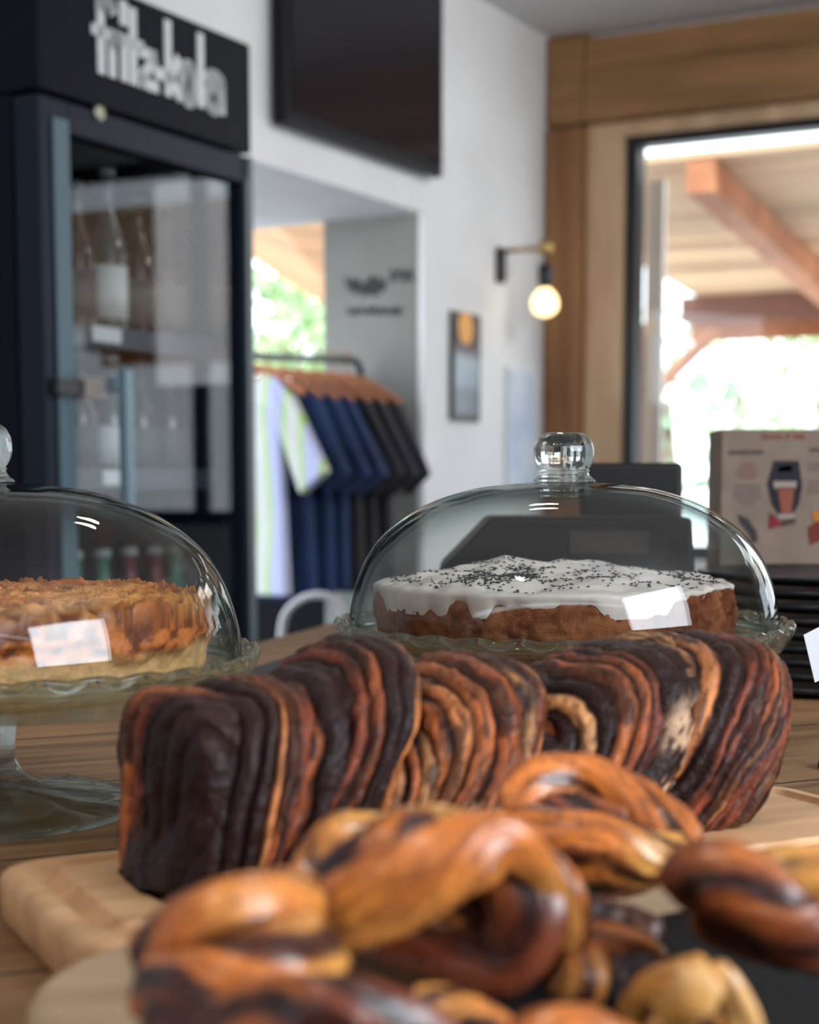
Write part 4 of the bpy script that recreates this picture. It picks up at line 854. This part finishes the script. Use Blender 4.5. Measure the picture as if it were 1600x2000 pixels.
# left bun
bun([
 ([(280, 1905, .425, 70), (360, 1850, .42, 96), (450, 1800, .415, 92), (550, 1765, .425, 72), (620, 1750, .44, 50)], dict(seed=3, pal='o', dk=.30, grooves=2, roll=.6)),
 ([(270, 1920, .41, 60), (350, 1940, .40, 84), (450, 1935, .395, 100), (560, 1890, .40, 96), (640, 1830, .42, 70)], dict(seed=23, pal='o', dk=.46, grooves=2)),
 ([(290, 1960, .40, 50), (400, 2010, .39, 84), (520, 2000, .39, 100), (620, 1950, .40, 80)], dict(seed=33, pal='r', dk=.5, grooves=2)),
], 'long orange bun at the left of the pile over the round board', (430, 1980, .41))
# back right bun
bun([
 ([(1010, 1620, .575, 60), (1100, 1660, .57, 80), (1200, 1670, .57, 80), (1300, 1670, .57, 56)], dict(seed=46, pal='r', dk=.75, grooves=2, flat=.9)),
 ([(1000, 1605, .565, 50), (1080, 1640, .555, 68), (1170, 1655, .55, 72), (1270, 1675, .55, 58), (1345, 1665, .56, 40)], dict(seed=41, pal='g', dk=.28, grooves=2, roll=.5)),
 ([(1000, 1590, .57, 44), (1050, 1535, .58, 54), (1140, 1520, .585, 52), (1230, 1565, .58, 56), (1310, 1625, .57, 54), (1365, 1660, .565, 34)], dict(seed=42, pal='o', dk=.22, grooves=2)),
 ([(1060, 1580, .568, 34), (1140, 1585, .568, 36), (1220, 1615, .565, 42)], dict(seed=43, pal='r', dk=.55, grooves=2)),
], 'glossy ring-shaped bun resting against the front of the loaf', (1170, 1700, .56))
# right bun
bun([
 ([(1360, 1740, .475, 80), (1460, 1770, .47, 100), (1580, 1800, .47, 100), (1680, 1820, .47, 80)], dict(seed=57, pal='r', dk=.7, grooves=2, flat=.9)),
 ([(1330, 1760, .46, 60), (1370, 1715, .455, 76), (1440, 1725, .45, 76), (1520, 1790, .445, 70), (1590, 1830, .445, 66), (1670, 1850, .45, 50)], dict(seed=51, pal='r', dk=.36, grooves=2, roll=2.)),
 ([(1470, 1700, .47, 44), (1560, 1710, .465, 60), (1670, 1750, .465, 66), (1720, 1800, .465, 50)], dict(seed=52, pal='o', dk=.20, grooves=2)),
], 'dark glazed bun cut off by the right edge of the picture', (1480, 1880, .46))
# lower buns
bun([
 ([(420, 2030, .385, 70), (540, 1990, .38, 80), (660, 1985, .375, 84), (780, 2010, .38, 74), (880, 2060, .385, 60)], dict(seed=61, pal='r', dk=.52, grooves=3)),
 ([(430, 2090, .38, 60), (600, 2100, .37, 80), (800, 2100, .37, 70)], dict(seed=62, pal='r', dk=.5, grooves=2)),
], 'dark brown bun cut off by the bottom edge below the middle bun', (640, 2050, .38))
bun([
 ([(800, 1970, .42, 50), (900, 1990, .415, 56), (980, 2040, .41, 56)], dict(seed=71, pal='o', dk=.38, grooves=2)),
 ([(1000, 2070, .40, 60), (1080, 2030, .395, 70), (1180, 2045, .395, 66), (1290, 2090, .40, 50)], dict(seed=72, pal='o', dk=.12, grooves=2)),
], 'orange bun peeking over the bottom edge right of the middle', (1080, 2060, .40))
bun([
 ([(1100, 1870, .49, 44), (1160, 1840, .49, 36), (1240, 1850, .49, 34), (1290, 1890, .49, 30)], dict(seed=81, pal='g', dk=.30, grooves=2)),
 ([(1100, 1990, .475, 60), (1140, 1910, .475, 50), (1170, 1860, .48, 34)], dict(seed=82, pal='g', dk=.30, grooves=2)),
 ([(1140, 1980, .485, 90), (1230, 1940, .485, 90), (1300, 1920, .49, 60)], dict(seed=83, pal='r', dk=.85, grooves=2)),
 ([(1080, 1790, .52, 60), (1180, 1810, .52, 56), (1290, 1840, .51, 50)], dict(seed=84, pal='r', dk=.9, grooves=2)),
], 'shadowed bun low in the pile right of the middle bun', (1180, 1980, .485))
bun([
 ([(1230, 1990, .445, 34), (1265, 1940, .44, 40), (1330, 1905, .435, 36), (1385, 1885, .435, 26)], dict(seed=91, pal='g', dk=.06, grooves=1, flat=.6)),
 ([(1290, 1985, .437, 46), (1350, 1940, .432, 54), (1395, 1905, .432, 34)], dict(seed=93, pal='c', dk=.04, grooves=1, flat=.45)),
 ([(1390, 1885, .435, 24), (1425, 1930, .435, 30), (1450, 1990, .435, 36), (1455, 2060, .435, 40)], dict(seed=94, pal='c', dk=.20, grooves=2)),
 ([(1230, 2050, .445, 60), (1340, 2040, .45, 70), (1440, 2060, .445, 60)], dict(seed=92, pal='g', dk=.50, grooves=2)),
 ([(1270, 1960, .465, 60), (1360, 1950, .465, 66), (1420, 1990, .465, 56)], dict(seed=95, pal='r', dk=.85, grooves=2)),
], 'pale cream-coloured bun at the bottom right of the pile', (1340, 2020, .44))

# ------------------------------------------------------------------ THINGS BEHIND THE RIGHT DOME
# stack of black plates
pc = np.array([(1625-CX)/F*1.50, 1.50]); NP = 9; PH = .107/NP
pmat = mat('dark_stoneware', (.010, .014, .020), .28)
def mkplate(i):
    V, Fc = lathe([(0, 0), (.085, 0), (.105, .003), (.1205, PH*.55), (.122, PH*.78), (.1205, PH*.9), (.104, .0065), (.085, .0038), (0, .0038)], 96)
    return V, Fc
V, Fc = mkplate(0); first = None
ordn = ['lowest', 'second lowest', 'third lowest', 'fourth lowest', 'middle', 'fourth from the top', 'third from the top', 'second from the top', 'topmost']
for i in range(NP):
    if first is None: first = mk('black_plate_stacked', V, Fc, pmat); o = first; o.name = 'dinner_plate'
    else: o = first.copy(); COL.objects.link(o)
    o.location = (pc[0]+random.uniform(-.0015, .0015), pc[1]+random.uniform(-.0015, .0015), TZ+i*PH+.0002)
    tag(o, f'{ordn[i]} black plate of the stack at the right', 'plate', 'black plates stacked at the right')
# carton with printed glass
KB = 1.82
def cbx(px, py): return atY(px, py, KB)
bx0 = cbx(1410, 838)[0]; bzt = cbx(1450, 838)[2]; BWd = .205; 
carton = empty('printed_carton', (bx0+BWd/2, KB+.04, TZ), 'brown kraft carton printed with a glass and red heading behind the plates', 'box')
kraft = speckle(mat('kraft_card', rough=.85), (.21, .155, .12), (.25, .185, .145), 30)
mb = MB(); mb.box((-BWd/2, -.04, 0), (BWd, 0, 0), (0, .08, 0), (0, 0, bzt-TZ)); bevel(mb.build('card_body', kraft, carton), .002)
def cpt(px, py, o_=0): p = cbx(px, py); return np.array([p[0]-carton.location[0], -.0405-o_, p[2]-TZ])
def flat(polys, name, col, rough=.8, o_=0):
    m_ = mat(name+'_ink', col, rough)
    for pl_ in polys:
        mb = MB(); mb.prism([cpt(x, y, o_) for x, y in pl_], (0, -.0006, 0)); mb.build(name, m_, carton)
def ell(cx_, cy_, rx, ry, n=24): return [(cx_+rx*math.cos(2*PI*i/n), cy_+ry*math.sin(2*PI*i/n)) for i in range(n)]
flat([[(1512, 900), (1560, 900), (1567, 950), (1560, 985), (1545, 1010), (1525, 1010), (1508, 985), (1499, 945)][::-1]], 'glass_shadow_print', (.010, .010, .016))
flat([[(1519, 952), (1551, 952), (1545, 1002), (1526, 1002)][::-1]], 'drink_print', (.26, .07, .04), o_=.0008)
flat([[(1510, 940), (1556, 940), (1554, 954), (1512, 954)][::-1], [(1518, 1004), (1552, 1003), (1552, 1012), (1520, 1014)][::-1]], 'glass_rim_print', (.33, .27, .23), o_=.0008)
flat([[(1505, 1000), (1520, 1018), (1528, 1025), (1502, 1033)][::-1]], 'red_berry_print', (.22, .008, .02), o_=.0008)
flat([[(1526, 1017), (1555, 1012), (1552, 1022), (1528, 1028)][::-1]], 'spoon_print', (.06, .04, .035), o_=.0008)
flat([[(1424, 880), (1491, 879), (1491, 886), (1424, 887)][::-1], [(1583, 875), (1610, 874), (1610, 881), (1583, 882)][::-1], [(1520, 912), (1545, 908), (1548, 920), (1520, 922)][::-1]], 'dark_bar_print', (.085, .065, .06))
flat([[(1436+d, y), (1484-d, y), (1484-d, y+3), (1436+d, y+3)][::-1] for y, d in ((906, 12), (914, 6), (922, 3), (930, 8))], 'red_small_text', (.24, .09, .07))
flat([[(1432+d, y), (1488-d, y), (1488-d, y+3), (1432+d, y+3)][::-1] for y, d in ((946, 4), (954, 0), (962, 2), (970, 0), (979, 12))] + [[(1578, y), (1612, y), (1612, y+3), (1578, y+3)][::-1] for y in (905, 914, 940, 949, 958)], 'grey_small_text', (.15, .11, .11))
flat([[(1441, 1005), (1460, 1012), (1478, 1038), (1480, 1058), (1470, 1060), (1462, 1040), (1447, 1022)][::-1]], 'fruit_print', (.035, .03, .03))
flat([[(1585, 1000), (1612, 996), (1612, 1018), (1590, 1018)][::-1]], 'orange_fruit_print', (.45, .17, .02))
flat([[(1578, 1030), (1595, 1018), (1612, 1020), (1605, 1055), (1582, 1064)][::-1]], 'red_fruit_print', (.15, .02, .015))
def text(body, parent, loc, size, m, rot=(PI/2, 0, 0), name='heading_text'):
    c = bpy.data.curves.new(name, 'FONT'); c.body = body; c.size = size; c.extrude = .0004; c.align_x = 'CENTER'; o = bpy.data.objects.new(name, c); COL.objects.link(o)
    bpy.context.view_layer.update(); dg = bpy.context.evaluated_depsgraph_get(); me = bpy.data.meshes.new_from_object(o.evaluated_get(dg)); bpy.data.objects.remove(o)
    o = bpy.data.objects.new(name, me); COL.objects.link(o); me.materials.clear(); me.materials.append(m); o.parent = parent; o.location = loc; o.rotation_euler = rot; return o
text('Spices & Salt', carton, tuple(cpt(1530, 857)), .0095, mat('red_heading', (.30, .055, .045), .8))
# terminal and dark case behind the dome
c0, c1 = atY(1150, 902, 1.62), atY(1356, 902, 1.62)
case = empty('till_screen', ((c0[0]+c1[0])/2, 1.70, TZ), 'black till screen standing behind the right dome', 'till')
mb = MB(); wd_ = c1[0]-c0[0]; zt_ = c0[2]-TZ
mb.box((-wd_/2, -.02, .07), (wd_, 0, 0), (0, .035, 0), (0, 0, zt_-.07)); bevel(mb.build('screen_body', mat('till_black', (.010, .009, .010), .5, spec=.3), case), .006)
mb = MB(); mb.box((-.03, -.005, .01), (.06, 0, 0), (0, .02, 0), (0, 0, .12)); mb.cbox((0, .0, .006), .16, .13, .012); mb.build('stand', M['black'], case)
d0 = atY(955, 1008, 1.50); d1 = atY(1335, 1008, 1.50); w0 = atY(865, 1095, 1.42); 
prn = empty('receipt_printer', ((d0[0]+d1[0])/2, 1.50, TZ), 'low black sloping machine seen through the right dome', 'machine')
wT = d1[0]-d0[0]; zT = d0[2]-TZ; zB_ = zT-.045; x_l = w0[0]-prn.location[0]
mb = MB(); prof_ = [(x_l, 0), (x_l, zB_), (-wT/2, zT), (wT/2, zT), (wT/2+.012, 0)]
mb.prism([(x, -.05, z) for x, z in prof_], (0, .11, 0)); bevel(mb.build('machine_body', mat('machine_dark', (.010, .009, .009), .5, spec=.3), prn), .005)
mb = MB(); mb.box((-.02, -.0515, zT-.032), (.07, 0, 0), (0, .001, 0), (0, 0, .02)); mb.build('display', mat('machine_display', (.03, .024, .018), .4), prn)

# white price card at the right edge
k0 = atY(1575, 1232, 1.05); k1 = atY(1596, 1330, 1.05)
V0 = [atY(1570, 1240, 1.05), atY(1640, 1205, 1.05), atY(1668, 1300, 1.05), atY(1592, 1333, 1.05)]
pc_ = empty('price_card', (V0[3][0]+.02, 1.055, TZ), 'tilted white price card on a small holder at the right edge', 'card')
mb = MB(); mb.prism([local(pc_, v) for v in V0][::-1], (0, .0008, 0)); mb.build('card', mat('white_card', (.80, .84, .90), .6), pc_)
mb = MB(); base_z = V0[3][2]-TZ; mb.tube([(0, .004, .004), (0, .004, base_z+.03)], .0018, 8); V, Fc = lathe([(0, 0), (.014, 0), (.014, .004), (0, .006)], 24); mb.add(V+[0, .004, 0], Fc); mb.build('card_holder', M['black'], pc_, True)
